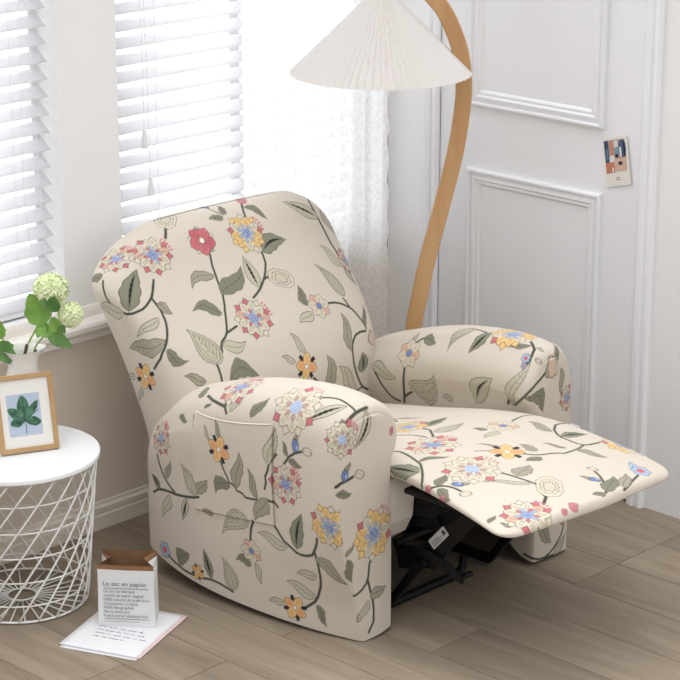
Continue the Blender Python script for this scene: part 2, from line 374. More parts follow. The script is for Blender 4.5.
# ---------------------------------------------------------------- end of recliner geometry
PATTERN = """
G back
F big -1266,-180,842 -500,-14,866 .042 0
F big -1184,-234,847 -117,-766,632 .050 .3
F fan -1068,-156,909 -29,-191,981 .036 0
S 1.2 -1089,-182,899 -1100,-191,893 -1111,-204,884 -1120,-213,877
S 1 -1323,-192,796 -1330,-200,783 -1333,-208,771 -1334,-215,758 -1332,-224,747 -1329,-236,738 -1327,-249,730 -1324,-266,726 -1320,-280,723 -1312,-293,725 -1301,-300,729 -1286,-305,734 -1273,-305,741 -1259,-302,750 -1245,-297,760 -1236,-289,770 -1227,-280,783
S 1 -1250,-299,756 -1232,-286,774 -1218,-273,793
S 1 -1250,-299,756 -1247,-309,745 -1244,-318,734 -1242,-328,724 -1243,-337,712 -1244,-347,700 -1248,-355,687 -1253,-362,676 -1260,-369,664 -1268,-374,651 -1276,-376,640 -1285,-376,628 -1291,-376,615 -1296,-369,602 -1299,-360,586
L d -1316,-285,731 -1249,-242,822 -273,-728,630 .45 .1
L l -1323,-272,725 -1316,-171,717 -967,0,-254 .4 -.1
L g -1313,-180,808 -1315,-139,777 -823,31,568 .5 0
L h -1242,-312,742 -1215,-342,713 -150,-752,642 .5 0
L l -1257,-334,710 -1311,-309,664 -560,-704,438 .35 0
L h -1267,-370,657 -1307,-273,625 -905,-402,142 .42 .1
L g -1274,-381,636 -1230,-421,606 -372,-782,500 .45 -.4
F y4 -1297,-321,555 -992,0,-130 .033 .2
L l -1296,-276,552 -1279,-238,526 -806,515,-291 .4 0
L l -1292,-299,520 -1282,-279,470 -984,97,-147 .3 0
F p4 -1012,-238,854 -12,-806,592 .037 .2
S 1 -1007,-264,820 -1011,-272,809 -1017,-282,796 -1020,-291,785 -1023,-302,773 -1027,-312,762 -1029,-322,751 -1032,-332,740 -1036,-343,727 -1042,-353,716 -1048,-363,705 -1056,-372,694 -1062,-381,683 -1070,-392,671 -1077,-401,660 -1085,-410,649 -1098,-417,639 -1114,-422,632 -1124,-429,621 -1128,-437,610
S 1 -1159,-445,591 -1157,-454,573 -1157,-462,555 -1158,-469,535
S 1 -1045,-406,656 -1059,-408,653 -1074,-410,650 -1086,-411,647
L h -1029,-301,774 -1119,-314,756 -27,-742,670 .35 -.35
L g -1038,-341,730 -927,-299,777 -11,-736,677 .4 -.15
L g -1069,-375,690 -1155,-353,709 -46,-764,644 .4 -.35
L p -1144,-450,585 -1181,-374,682 -103,-786,610 .45 .1
L l -1117,-429,622 -1040,-435,620 -41,-808,587 .45 -.25
L h -1204,-456,549 -1255,-427,571 -330,-875,355 .4 0
L g -1135,-472,535 -1034,-479,531 -54,-954,294 .5 .5
F big -979,-402,662 -12,-753,658 .052 .5
F bigy -853,-245,846 7,-814,581 .052 0
S 1 -827,-216,879 -819,-200,891 -807,-181,902 -791,-160,909
S .6 -888,-194,895 -903,-181,902 -913,-163,910 -913,-133,911
L g -881,-194,895 -877,-154,911 4,-419,908 .5 0
L g -896,-197,893 -947,-197,893 -1,-538,843 .45 0
L g -804,-184,900 -756,-229,865 16,-616,787 .35 .25
F bell -915,-145,912 -1,-25,1000 .012 -1.8
F pink -786,-154,910 18,-140,990 .016 0
S 1 -943,-365,705 -923,-359,712 -902,-351,721 -884,-341,732 -867,-331,743 -853,-319,755 -840,-307,769 -835,-295,781 -832,-284,795
S 1 -875,-336,737 -867,-335,739 -861,-335,739 -854,-333,740
L v -906,-349,723 -903,-282,798 1,-738,675 .4 0
L d -828,-283,795 -726,-271,808 20,-777,629 .5 .25
F fan -816,-343,729 15,-739,674 .034 1.4
L v -562,-235,834 -661,-192,891 89,-720,688 .35 0
S 1.1 -560,-173,885 -547,-175,878 -560,-199,872 -563,-212,862 -565,-225,848 -563,-234,835 -562,-244,822 -561,-252,810 -561,-262,796 -561,-273,783 -561,-283,770 -559,-292,758 -556,-303,745 -551,-311,733
S .8 -603,-151,903 -580,-155,896 -560,-162,887 -547,-174,878
L p -529,-211,847 -524,-264,777 343,-750,566 .4 0
F big -532,-316,716 432,-712,553 .034 .1
L p -557,-337,704 -547,-371,656 328,-743,584 .4 0
L l -569,-336,710 -609,-291,772 151,-743,653 .35 0
L p -623,-400,647 -655,-323,742 94,-764,638 .3 0
L g -777,-407,654 -774,-364,704 24,-751,660 .45 .1
F s6 -738,-412,647 38,-766,641 .032 0
L l -773,-421,638 -833,-433,624 21,-789,614 .5 0
S 1 -700,-410,646 -676,-411,643 -654,-414,636 -636,-419,626 -620,-424,615 -610,-431,602 -600,-437,586 -591,-442,571 -585,-447,555
S .9 -634,-404,644 -630,-411,636 -627,-417,626 -624,-423,618
L g -585,-446,559 -562,-409,611 319,-840,439 .3 0
F tulip -567,-448,532 401,-874,274 .022 0
S 1 -592,-451,550 -620,-457,555 -644,-462,552 -658,-467,542 -667,-473,530 -672,-477,516 -672,-479,501 -671,-480,484 -665,-479,467 -656,-476,448 -645,-473,430 -633,-469,411 -617,-465,393 -587,-457,376
L d -623,-471,441 -628,-474,501 162,-986,-45 .8 0
L h -676,-477,517 -671,-430,617 88,-901,425 .3 0
L l -851,-474,552 -885,-445,609 8,-887,461 .3 0
L l -897,-479,537 -941,-470,561 -2,-935,355 .35 0
F y4 -860,-485,516 10,-979,201 .033 .1
S 1 -836,-487,478 -825,-486,469 -814,-485,459 -802,-483,448
L h -752,-479,430 -777,-480,528 31,-999,-17 .4 0
L l -648,-468,386 -734,-485,487 61,-988,-141 .3 0
S .8 -650,-468,390 -638,-467,391 -627,-467,394 -617,-465,395
G far_arm
S 1.1 -556,-568,357 -561,-572,379 -569,-578,400 -578,-585,423 -585,-591,444 -587,-595,464 -587,-597,482
F s6 -575,-601,514 -856,147,496 .036 .3
L l -558,-595,536 -531,-603,566 -773,179,609 .35 0
S .8 -556,-612,545 -554,-620,550 -551,-627,555 -549,-635,560
L g -551,-635,557 -560,-687,558 -779,148,610 .6 .1
S 1.1 -560,-572,376 -561,-582,383 -563,-591,390 -564,-603,398
L p -568,-603,407 -582,-715,464 -889,-116,-443 .6 -.3
L l -558,-750,414 -558,-713,409 -979,-42,-199 .6 0
L p -508,-786,608 -566,-729,558 -799,86,596 .35 -.2
S .9 -503,-769,606 -512,-805,610 -522,-839,613
L d -518,-851,614 -571,-815,563 -808,56,586 .42 0
F bigy -498,-910,619 -29,2,1000 .055 0
L g -520,-992,610 -552,-912,596 -689,-72,722 .22 0
L v -557,-832,422 -587,-912,515 -833,-55,-551 .45 .2
S 1.2 -498,-965,616 -513,-988,612 -530,-1009,605 -544,-1013,596 -553,-1013,584 -561,-1011,574 -571,-1009,561 -578,-1006,550 -584,-1002,536 -587,-996,522 -587,-986,506 -584,-977,489 -570,-960,468 -561,-948,447
L l -561,-962,446 -554,-1017,582 -977,-36,208 .22 0
F b5 -554,-1000,585 -796,-101,597 .012 0
F b5 -567,-1004,568 -815,-98,571 .008 0
F bud -544,-1035,583 -615,-647,451 .009 1
L l -517,-1006,608 -517,-1031,601 -139,-243,960 .5 0
S 1 -562,-973,449 -575,-998,469 -585,-1022,489 -583,-1033,502 -574,-1040,514 -563,-1043,524 -548,-1044,533 -535,-1046,543 -523,-1047,553
F tulip -502,-1049,571 -78,-997,6 .032 .5
L g -585,-1022,489 -532,-1045,439 -503,-818,-280 .5 .6
L g -480,-1048,571 -463,-1015,606 21,-838,546 .35 0
L h -462,-1047,547 -455,-1047,465 93,-996,11 .28 0
F big -429,-1045,454 140,-990,16 .032 0
L l -584,-467,451 -585,-562,435 -1000,1,1 .4 0
S 1 -585,-475,447 -587,-486,432 -586,-496,418 -581,-503,402 -573,-511,386 -565,-519,371 -560,-532,361 -557,-553,357
S 1 -427,-1045,86 -432,-1046,71 -439,-1047,57 -452,-1048,47 -464,-1049,37 -478,-1049,27 -493,-1049,19 -510,-1048,13 -529,-1045,13 -549,-1042,20 -555,-1029,24 -556,-1013,28
S 1 -515,-1047,9 -498,-1048,11 -478,-1049,11 -458,-1048,13
L h -534,-1045,107 -484,-1049,50 -90,-996,0 .45 0
L h -427,-1045,90 -451,-1048,115 107,-994,-2 .5 0
L p -471,-1049,9 -408,-1042,49 118,-993,-1 .4 0
G near_arm pocket
F big -1313,-393,405 -951,252,178 .038 .3
L h -1314,-414,298 -1317,-433,352 -994,105,-23 .4 0
S 1 -1311,-377,354 -1311,-381,338 -1311,-387,323 -1311,-395,309 -1313,-406,297 -1315,-419,287 -1317,-435,277 -1319,-452,269
S 1.1 -1306,-353,241 -1310,-377,257 -1314,-406,263 -1317,-431,265 -1319,-456,266 -1321,-478,269 -1322,-503,273 -1323,-528,279 -1328,-555,289
L d -1310,-383,261 -1304,-343,291 -986,166,15 .45 0
L p -1328,-546,288 -1322,-490,369 -999,53,-2 .44 .1
L h -1328,-552,298 -1330,-590,347 -999,26,-21 .5 0
L l -1317,-429,256 -1313,-395,184 -993,116,1 .4 0
L v -1322,-501,267 -1321,-482,202 -999,54,1 .4 0
L g -1307,-463,483 -1317,-505,479 -925,193,326 .4 0
L g -1312,-524,503 -1328,-540,479 -943,145,299 .25 0
F y4 -1338,-645,446 -999,1,-44 .033 .3
L l -1328,-610,463 -1334,-587,497 -996,73,43 .3 0
L h -1327,-656,474 -1320,-629,520 -993,17,115 .3 0
S .9 -1336,-650,413 -1335,-656,401 -1334,-662,388 -1333,-670,376 -1326,-675,364 -1331,-693,359 -1325,-701,348 -1329,-721,345 -1324,-730,337 -1327,-753,338 -1327,-771,341
L h -1330,-701,354 -1327,-717,457 -997,-40,-61 .35 0
L g -1331,-676,361 -1329,-621,317 -998,-9,-57 .55 -.4
L h -1327,-773,344 -1333,-745,421 -996,-47,-74 .28 0
L l -1329,-814,446 -1318,-829,545 -999,-37,39 .32 0
S 1 -1323,-801,379 -1329,-807,399 -1324,-804,412 -1329,-813,431 -1328,-817,448 -1323,-823,462 -1322,-837,478
L h -1326,-805,354 -1320,-759,282 -997,-45,-65 .5 0
S 1 -1326,-802,351 -1325,-825,349 -1320,-839,338
F big -1322,-869,407 -999,-36,-6 .045 .2
S 1 -1322,-854,445 -1321,-865,462 -1320,-879,482 -1319,-898,496 -1318,-921,506
L g -1321,-875,482 -1320,-856,519 -999,-36,41 .35 0
L g -1321,-877,471 -1319,-924,466 -999,-34,19 .4 0
F bell -1318,-900,516 -998,-33,58 .017 0
L h -1318,-900,522 -1316,-900,547 -995,-33,97 .6 0
F bud -1317,-940,510 -998,-28,51 .015 1.5
F big -1260,-648,594 -323,232,917 .052 .2
S 1.2 -1283,-547,553 -1297,-581,552 -1304,-612,552 -1309,-639,552 -1316,-652,539
S 1.2 -1291,-639,574 -1299,-640,568 -1304,-639,561 -1308,-637,554
L g -1308,-559,528 -1302,-585,547 -842,186,507 .3 0
L g -1285,-530,545 -1239,-496,553 -399,295,868 .5 0
L l -1315,-663,545 -1286,-692,591 -816,114,567 .35 0
L g -1317,-740,550 -1286,-780,604 -867,46,496 .35 0
F bigw -1292,-877,605 -747,7,665 .062 .1
S .9 -1251,-930,631 -1244,-943,633 -1238,-957,634 -1234,-974,632 -1235,-993,629 -1238,-1012,625 -1240,-1028,619
S 1.4 -1203,-1032,619 -1223,-1032,618 -1242,-1032,615 -1259,-1032,608 -1273,-1032,599
L v -1244,-1004,625 -1307,-921,579 -709,-104,697 .25 0
L h -1251,-930,631 -1263,-900,627 -383,-14,924 .5 0
L v -1209,-1035,615 -1258,-1043,529 -97,-995,31 .3 .2
F bigw -1293,-1037,560 -440,-880,177 .040 .1
L g -1288,-1032,583 -1277,-1019,605 -647,-486,588 .8 0
F pink -1125,-1041,540 102,-994,25 .009 0
F bell -1289,-1041,467 -107,-994,9 .016 0
L h -1287,-1041,473 -1272,-1042,499 -103,-995,7 .5 0
F bud -1241,-1045,459 -60,-998,11 .016 1.0
S 1.2 -1312,-1032,441 -1302,-1039,450 -1282,-1042,453 -1263,-1043,458
L g -1313,-1032,421 -1267,-1043,415 -114,-993,11 .45 0
F bigy -1314,-1010,330 -987,-13,-158 .052 .4
S 1.1 -1316,-823,280 -1314,-833,269 -1313,-841,258 -1311,-850,247 -1309,-863,240 -1307,-875,233 -1305,-888,225 -1303,-903,222 -1301,-923,225 -1300,-940,232 -1302,-951,251 -1305,-959,267 -1308,-964,286
S 1.1 -1301,-949,240 -1297,-951,225 -1294,-953,209 -1291,-953,194 -1286,-953,177 -1282,-951,161 -1278,-947,142 -1276,-940,125 -1274,-932,106 -1274,-921,90 -1276,-905,77 -1278,-890,65
L d -1306,-890,236 -1317,-919,341 -991,-61,-121 .38 .1
L l -1308,-860,231 -1317,-761,247 -993,-73,-94 .3 0
S 1.1 -1324,-751,277 -1319,-740,254 -1318,-736,232 -1316,-734,213
F s6 -1314,-734,186 -992,-74,-104 .029 .2
L l -1309,-745,154 -1302,-759,98 -989,-100,-113 .35 0
L p -1325,-734,278 -1323,-625,224 -998,-43,-45 .42 -.1
L g -1310,-730,145 -1314,-675,144 -991,-85,-100 .5 -.35
F b5 -1312,-398,90 -993,115,-14 .020 0
S 1 -1313,-414,79 -1315,-429,73 -1316,-444,67 -1317,-461,63 -1318,-478,58 -1318,-498,56 -1319,-517,55 -1318,-538,57 -1318,-555,57 -1317,-576,61 -1316,-595,61 -1314,-612,59 -1313,-627,56 -1311,-642,53 -1309,-658,48
L g -1317,-458,69 -1320,-505,112 -999,41,-22 .7 .3
F y4 -1319,-534,69 -999,-18,-26 .02 .4
L d -1316,-585,66 -1321,-560,143 -998,-47,-44 .34 0
L p -1309,-663,53 -1317,-640,145 -994,-92,-65 .45 0
L h -1328,-607,260 -1324,-564,251 -1000,-4,-12 .4 0
L h -1298,-947,225 -1268,-1030,169 -952,-147,-270 .36 .1
L l -1288,-942,174 -1295,-879,163 -966,-158,-205 .4 0
L l -1275,-928,106 -1295,-842,132 -968,-179,-174 .35 0
F y4 -1283,-860,58 -979,-185,-86 .031 .5
L l -1290,-827,68 -1296,-778,57 -987,-140,-75 .4 0
L g -1271,-926,83 -1258,-949,25 -956,-272,-110 .35 0
L h -1285,-1040,251 -1260,-1043,278 -107,-994,-25 .35 0
L g -1280,-1040,243 -1261,-1040,176 -120,-992,-39 .3 0
F bigy -1190,-1046,286 36,-999,4 .060 .8
S 1 -1203,-1046,220 -1207,-1046,205 -1208,-1046,190 -1210,-1045,175 -1216,-1045,161 -1227,-1043,149 -1239,-1041,142 -1252,-1036,136
S 1 -1211,-1045,168 -1206,-1045,151 -1201,-1045,135 -1195,-1045,116 -1191,-1046,99 -1189,-1046,81 -1189,-1045,66 -1189,-1045,49 -1196,-1044,37 -1204,-1043,23
L h -1203,-1045,119 -1142,-1043,132 27,-1000,4 .5 0
L l -1207,-1044,112 -1234,-1032,56 -161,-986,-35 .35 0
G seat footrest
S .8 -781,-730,410 -798,-750,414 -811,-767,418 -821,-783,421
L h -798,-754,415 -764,-823,429 13,200,980 .12 0
F bigy -864,-860,437 -9,188,982 .048 0
S .8 -937,-886,440 -932,-902,443 -926,-917,446 -922,-935,448 -922,-955,451 -921,-975,454
S 1 -861,-910,445 -869,-943,451 -908,-989,455 -946,-1000,455
L d -852,-904,445 -746,-894,442 8,168,986 .35 0
L p -880,-969,454 -774,-991,456 2,101,995 .38 0
F big -960,-1034,457 -33,66,997 .060 0
S 1 -1042,-975,447 -1039,-992,449 -1044,-1016,451 -1054,-1044,453 -1064,-1069,453 -1075,-1095,453 -1097,-1120,450 -1117,-1140,446 -1134,-1154,439 -1139,-1159,425
L d -1111,-1122,447 -1112,-1020,434 -445,107,889 .45 0
L g -1070,-1083,453 -996,-1125,459 -69,12,998 .22 .2
F pink -1143,-1180,425 -983,181,-14 .012 0
F pink -1153,-1235,419 -950,198,-240 .012 0
S 1 -1144,-1186,430 -1137,-1200,439 -1126,-1212,442 -1119,-1227,442 -1116,-1244,441 -1116,-1264,439
L g -1132,-1202,440 -1081,-1184,451 -178,-60,982 .5 0
L g -1140,-1209,437 -1157,-1267,427 -561,13,828 .4 0
F bell -1098,-1237,445 -133,-94,987 .015 1.2
L h -1097,-1242,444 -1071,-1256,446 -112,-101,989 .5 0
F bud -1118,-1281,437 -161,-99,982 .015 1.8
F bigw -1015,-1211,454 -58,-82,995 .064 0
S 1 -985,-1257,452 -978,-1271,451 -972,-1286,449 -968,-1302,448 -965,-1318,446 -961,-1335,444 -958,-1351,443 -956,-1367,441
L h -960,-1310,447 -889,-1291,451 -29,-103,994 .6 0
L l -956,-1357,442 -1046,-1275,446 -59,-113,992 .15 0
F fan -940,-1396,438 -40,-133,990 .040 0
S 1.3 -977,-1399,435 -987,-1423,431 -1018,-1441,427
F big -1085,-1445,419 -115,-169,979 .055 .1
L g -1173,-1399,411 -1140,-1394,420 -219,-134,966 .4 0
L h -1149,-1450,409 -1156,-1419,413 -196,-175,965 .35 0
F pink -968,-1491,422 -69,-243,968 .014 0
F pink -1002,-1491,418 -123,-568,814 .009 0
L p -577,-1016,441 -613,-919,437 -306,-157,-939 .28 0
S .9 -684,-1064,458 -651,-1055,455 -623,-1051,453 -600,-1053,450 -580,-1058,446 -571,-1071,443 -572,-1088,445 -570,-1110,444 -571,-1129,444
F s6 -732,-1074,460 29,36,999 .036 0
L g -785,-1067,461 -800,-1026,459 12,54,998 .5 0
L l -775,-1092,461 -840,-1103,462 8,18,1000 .4 0
L h -672,-1186,456 -653,-1094,457 62,-25,998 .32 0
S 1 -568,-1152,443 -594,-1154,450 -618,-1156,453 -656,-1182,455 -674,-1207,454 -681,-1227,453 -680,-1244,451 -680,-1260,450 -678,-1276,448 -671,-1289,446 -656,-1296,444 -636,-1297,442 -614,-1298,440
L d -676,-1222,453 -595,-1243,443 91,-99,991 .4 .1
S .9 -855,-1234,457 -844,-1244,456 -837,-1254,455 -826,-1264,454 -813,-1271,453 -798,-1276,453 -783,-1282,452 -770,-1289,451 -760,-1298,449 -740,-1299,449 -718,-1299,448 -696,-1297,447 -668,-1290,446
L h -715,-1299,447 -678,-1374,436 61,-121,991 .32 0
F y4 -871,-1204,459 -8,-70,998 .038 0
L h -857,-1168,461 -887,-1117,462 -7,-15,1000 .14 0
S .6 -928,-1145,461 -916,-1156,461 -904,-1167,461 -892,-1178,461
L h -805,-1249,455 -809,-1192,460 13,-81,997 .5 0
L h -728,-1279,450 -755,-1223,457 36,-99,994 .2 0
L g -828,-1280,453 -878,-1270,454 -2,-100,995 .5 0
F bigy -556,-1334,423 470,-100,877 .055 0
F b5 -663,-1465,420 96,-182,979 .024 0
L b -667,-1453,423 -644,-1417,426 96,-167,981 .5 0
S 1 -693,-1479,420 -729,-1491,421 -763,-1503,420 -790,-1509,417
L h -784,-1506,419 -717,-1458,426 53,-177,983 .4 0
S 1 -850,-1500,424 -826,-1479,427 -804,-1455,430 -789,-1433,433 -780,-1411,436
L g -841,-1500,424 -758,-1451,429 30,-167,985 .4 0
L g -853,-1500,424 -887,-1486,426 2,-170,985 .6 0
F bell -816,-1439,433 21,-149,989 .015 1.2
L h -816,-1445,432 -836,-1404,438 16,-143,990 .35 0
F bud -772,-1398,438 35,-137,990 .014 1.2
"""
# ---------------------------------------------------------------- printed pattern of the slipcover (positions in mm on the fabric)
def lin(r, g, b): return np.array(srgb(r, g, b)[:3])
INK = lin(66, 62, 54); STEM = lin(66, 70, 58)
CREAM = lin(*FABRIC_RGB)
OL = {'g': lin(126, 124, 106), 'h': lin(158, 152, 133), 'l': lin(190, 184, 164), 'd': lin(131, 131, 112), 'v': lin(184, 179, 158), 'p': lin(187, 180, 160), 'b': lin(176, 192, 214)}
PINK = lin(190, 108, 112); PEACH = lin(206, 170, 150); YEL = lin(222, 186, 126); PALE = lin(206, 196, 177); BLUE = lin(108, 128, 174); LBLUE = lin(158, 176, 204); WHITE = lin(226, 220, 206)

def sm(d, w=.0009): return np.clip(.5 - d/(2*w), 0, 1)          # 1 inside (d < 0)
def put(c, rgb, a): return c*(1 - a[:, None]) + rgb*a[:, None]

def leaf(c, a, b, L, ratio, bend, st):
    t = np.clip(a/L, 0, 1); mid = bend*L*np.sin(np.pi*t)*.6 + (.05*L*np.sin(2*np.pi*t) if st in 'ghl' else 0) + (.16*L*t**4 if st == 'p' else 0); bb = b - mid
    hw = L*ratio*.5*np.sin(np.pi*np.clip(t, 0, 1)**(.62 if st == 'p' else .72))**(1.15 if st == 'p' else .95)*1.06
    if st in 'ghd': hw = hw*(1 + .16*np.abs(np.sin(t*11 + .6*np.sign(bb))) - .10)
    if st == 'p': hw = hw*(1 + .07*np.abs(np.sin(t*26)))
    d = np.abs(bb) - hw; d = np.maximum(d, np.maximum(-a, a - L))
    c = put(c, OL[st], sm(d))
    c = put(c, INK, sm(np.abs(d + .0006) - .0010)*(.95 if st != 'g' else .5))
    if st == 'p':
        H = hw.max(); c = put(c, INK, sm(np.abs(d + H*.26) - .0009)*.75)
        c = put(c, INK, sm(np.abs(bb + H*.12*np.sin(t*30)) - .0007)*(t > .1)*(t < .85)*.8)
        c = put(c, INK, (np.sin(t*60 + bb*500) > .55)*sm(d + H*.26)*(bb < 0)*.45)
        x = (np.mod(a, .011) - .0055); dd = np.hypot(x, bb - H*.38); c = put(c, INK, sm(dd - .0034)*sm(d + H*.3)*.9); c = put(c, WHITE, sm(dd - .0019)*sm(d + H*.3))
    elif st in 'dv':
        w = .0028*np.sin(np.pi*np.clip(t*1.15 - .05, 0, 1))*(1 + .7*np.abs(np.sin(t*24)))
        c = put(c, lin(38, 38, 34), sm(np.abs(bb) - w)*(t < .86))
    else:
        c = put(c, INK, sm(np.abs(bb) - .0009)*(t > .08)*(t < .8)*.75)
        v = np.abs(np.mod(t*7 - np.abs(bb)/L*6, 1) - .5); c = put(c, INK, (v < .06)*sm(d + .002)*.35)
    return c

def petals(c, r, th, n, r0, r1, fill, rot, sharp=1.0, alpha=1., outline=.95, wide=1.0):
    p = np.mod(th + rot, 2*np.pi/n) - np.pi/n
    k = np.floor(np.mod(th + rot, 2*np.pi)/(2*np.pi/n)).astype(int) % n
    rl = r*np.cos(p); lat = np.abs(r*np.sin(p)); t = np.clip((rl - r0)/(r1 - r0), 0, 1)
    W = r1*np.sin(np.pi/n)*.95*wide*np.sin(np.pi*(t*.86 + .14)**1.0)**sharp
    d = np.maximum(lat - W, np.maximum(r0 - rl, rl - r1))
    f = np.array([fill[i % len(fill)] for i in range(n)])[k]
    a = sm(d)*alpha; c = c*(1 - a[:, None]) + f*a[:, None]
    c = put(c, INK, sm(np.abs(d) - .0009)*outline)
    return c, d, t, lat

def flower(c, a, b, R, kind, rot):
    r = np.hypot(a, b) + 1e-6; th = np.arctan2(b, a) + rot
    if kind in ('big', 'bigy', 'bigw'):
        outer = {'big': [PINK, PINK, PALE], 'bigy': [YEL, PALE, YEL, PINK], 'bigw': [PALE, PINK, PALE]}[kind]
        mid = {'big': [PALE, PALE, PALE, PEACH], 'bigy': [PALE, YEL, YEL], 'bigw': [PALE]}[kind]
        c, d, t, l = petals(c, r, th, 9, R*.3, R*1.02, outer, .35, 1.1, wide=.85)
        c, d, t, l = petals(c, r, th, 9, R*.2, R*.88, mid, 0, .65, wide=.88)
        c = put(c, INK, sm(np.abs(l - R*.05) - .0009)*(t > .2)*(t < .8)*(d < 0)*.5)
        c, d, t, l = petals(c, r, th, 14, R*.2, R*.5, [PINK, PALE, LBLUE] if kind == 'big' else ([LBLUE, PALE] if kind == 'bigy' else [PALE, lin(186, 148, 146)]), .1, .7, outline=.5, wide=.6)
        cc = BLUE if kind != 'bigw' else LBLUE
        c = put(c, cc, sm(r - R*.25))
        q = np.sin(a*2*np.pi/.0065)*np.sin(b*2*np.pi/.0065); c = put(c, lin(214, 218, 226), (q > .35)*sm(r - R*.25)*.8)
        c = put(c, lin(70, 80, 120), (q < -.6)*sm(r - R*.22)*.7)
        # side stamens
        for k in range(5):
            an = 2.1 + k*.16; ca, sa = np.cos(an), np.sin(an); x = a*ca + b*sa; y = -a*sa + b*ca
            c = put(c, PINK, sm(np.hypot((x - R*1.02)/2.2, y) - .0022))
    elif kind == 'y4':
        for k in range(4):
            an = np.pi/4 + k*np.pi/2 - rot; x = a*np.cos(an) + b*np.sin(an); y = -a*np.sin(an) + b*np.cos(an)
            c = put(c, lin(28, 30, 36), sm(np.maximum(np.abs(y) - R*.15, np.maximum(R*.3 - x, x - R*.98))))
        c, d, t, l = petals(c, r, th, 4, R*.1, R, [YEL, lin(220, 168, 116)], np.pi/4, .6, wide=.54)
        c = put(c, lin(190, 110, 80), sm(np.abs(l - R*.08) - .0009)*(t > .25)*(t < .7)*(d < 0)*.8)
        c = put(c, WHITE, sm(r - R*.18)); c = put(c, INK, sm(np.abs(r - R*.18) - .0009)*.7)
    elif kind == 'p4':
        c, d, t, l = petals(c, r, th, 5, R*.2, R*1.0, [PALE, OL['h']], .6, .9, wide=.7)
        c, d, t, l = petals(c, r, th, 5, R*.05, R, [PINK, lin(184, 98, 106)], 0, .6, wide=.82)
        c = put(c, lin(130, 60, 70), sm(np.abs(l - R*.1) - .0007)*(t > .15)*(t < .7)*(d < 0)*.7)
        c = put(c, WHITE, sm(r - R*.2)); c = put(c, INK, sm(np.abs(r - R*.2) - .0009)*.7)
    elif kind == 's6':
        c, d, t, l = petals(c, r, th, 7, R*.15, R, [PALE, PEACH, PALE], 0, .6, wide=.9)
        c = put(c, INK, sm(np.abs(l - R*.06) - .0005)*(t > .1)*(t < .7)*(d < 0)*.6)
        c = put(c, YEL, sm(r - R*.36)*.5); c = put(c, BLUE, sm(r - R*.26)); c = put(c, INK, sm(np.abs(r - R*.26) - .0005)*.6)
    elif kind == 'b5':
        c, d, t, l = petals(c, r, th, 6, R*.15, R, [LBLUE], 0, .6, wide=.85)
        c = put(c, lin(216, 92, 96), sm(r - R*.36)); c = put(c, INK, sm(np.abs(r - R*.36) - .0005)*.6)
    elif kind == 'fan':
        R2 = R*(1 + .08*np.abs(np.sin(th*5)))*(.82 + .18*np.cos(th*2))
        c = put(c, PALE, sm(r - R2)); c = put(c, INK, sm(np.abs(r - R2) - .0008)*.8)
        for f in (.72, .45): c = put(c, INK, sm(np.abs(r - R2*f*(1 + .06*np.sin(th*9))) - .0009)*.7)
        q = np.sin(th*11)*np.cos(r*2*np.pi/.012); c = put(c, INK, (q > .5)*sm(r - R2*.72)*.6)
    elif kind == 'tulip':
        for an, cl in ((-.5, OL['h']), (.5, PALE), (0, lin(206, 178, 160))):
            x = a*np.cos(an) + b*np.sin(an) + R*.2; y = -a*np.sin(an) + b*np.cos(an); d = np.hypot((x - R*.5)/1.9, y) - R*.42
            c = put(c, cl, sm(d)); c = put(c, INK, sm(np.abs(d) - .0007)*.8)
    elif kind == 'pink':
        for x0 in (-.35, .4):
            d = np.hypot(a - R*x0, (b - R*.1)*.8) - R*.6
            c = put(c, lin(184, 118, 126), sm(d)); c = put(c, INK, sm(np.abs(d) - .0005)*.5)
    elif kind in ('bell', 'bud'):
        x = a*np.cos(rot) + b*np.sin(rot); y = -a*np.sin(rot) + b*np.cos(rot)
        d = np.hypot(x/1.5, y) - R*.55; c = put(c, BLUE if kind == 'bell' else PALE, sm(d)); c = put(c, INK, sm(np.abs(d) - .0009)*.8)
        c = put(c, INK, sm(np.abs(y) - .0005)*sm(d)*.6)
        if kind == 'bell': c = put(c, LBLUE, sm(np.hypot((x - R*.2)/1.3, (y - R*.25)) - R*.2))
    return c

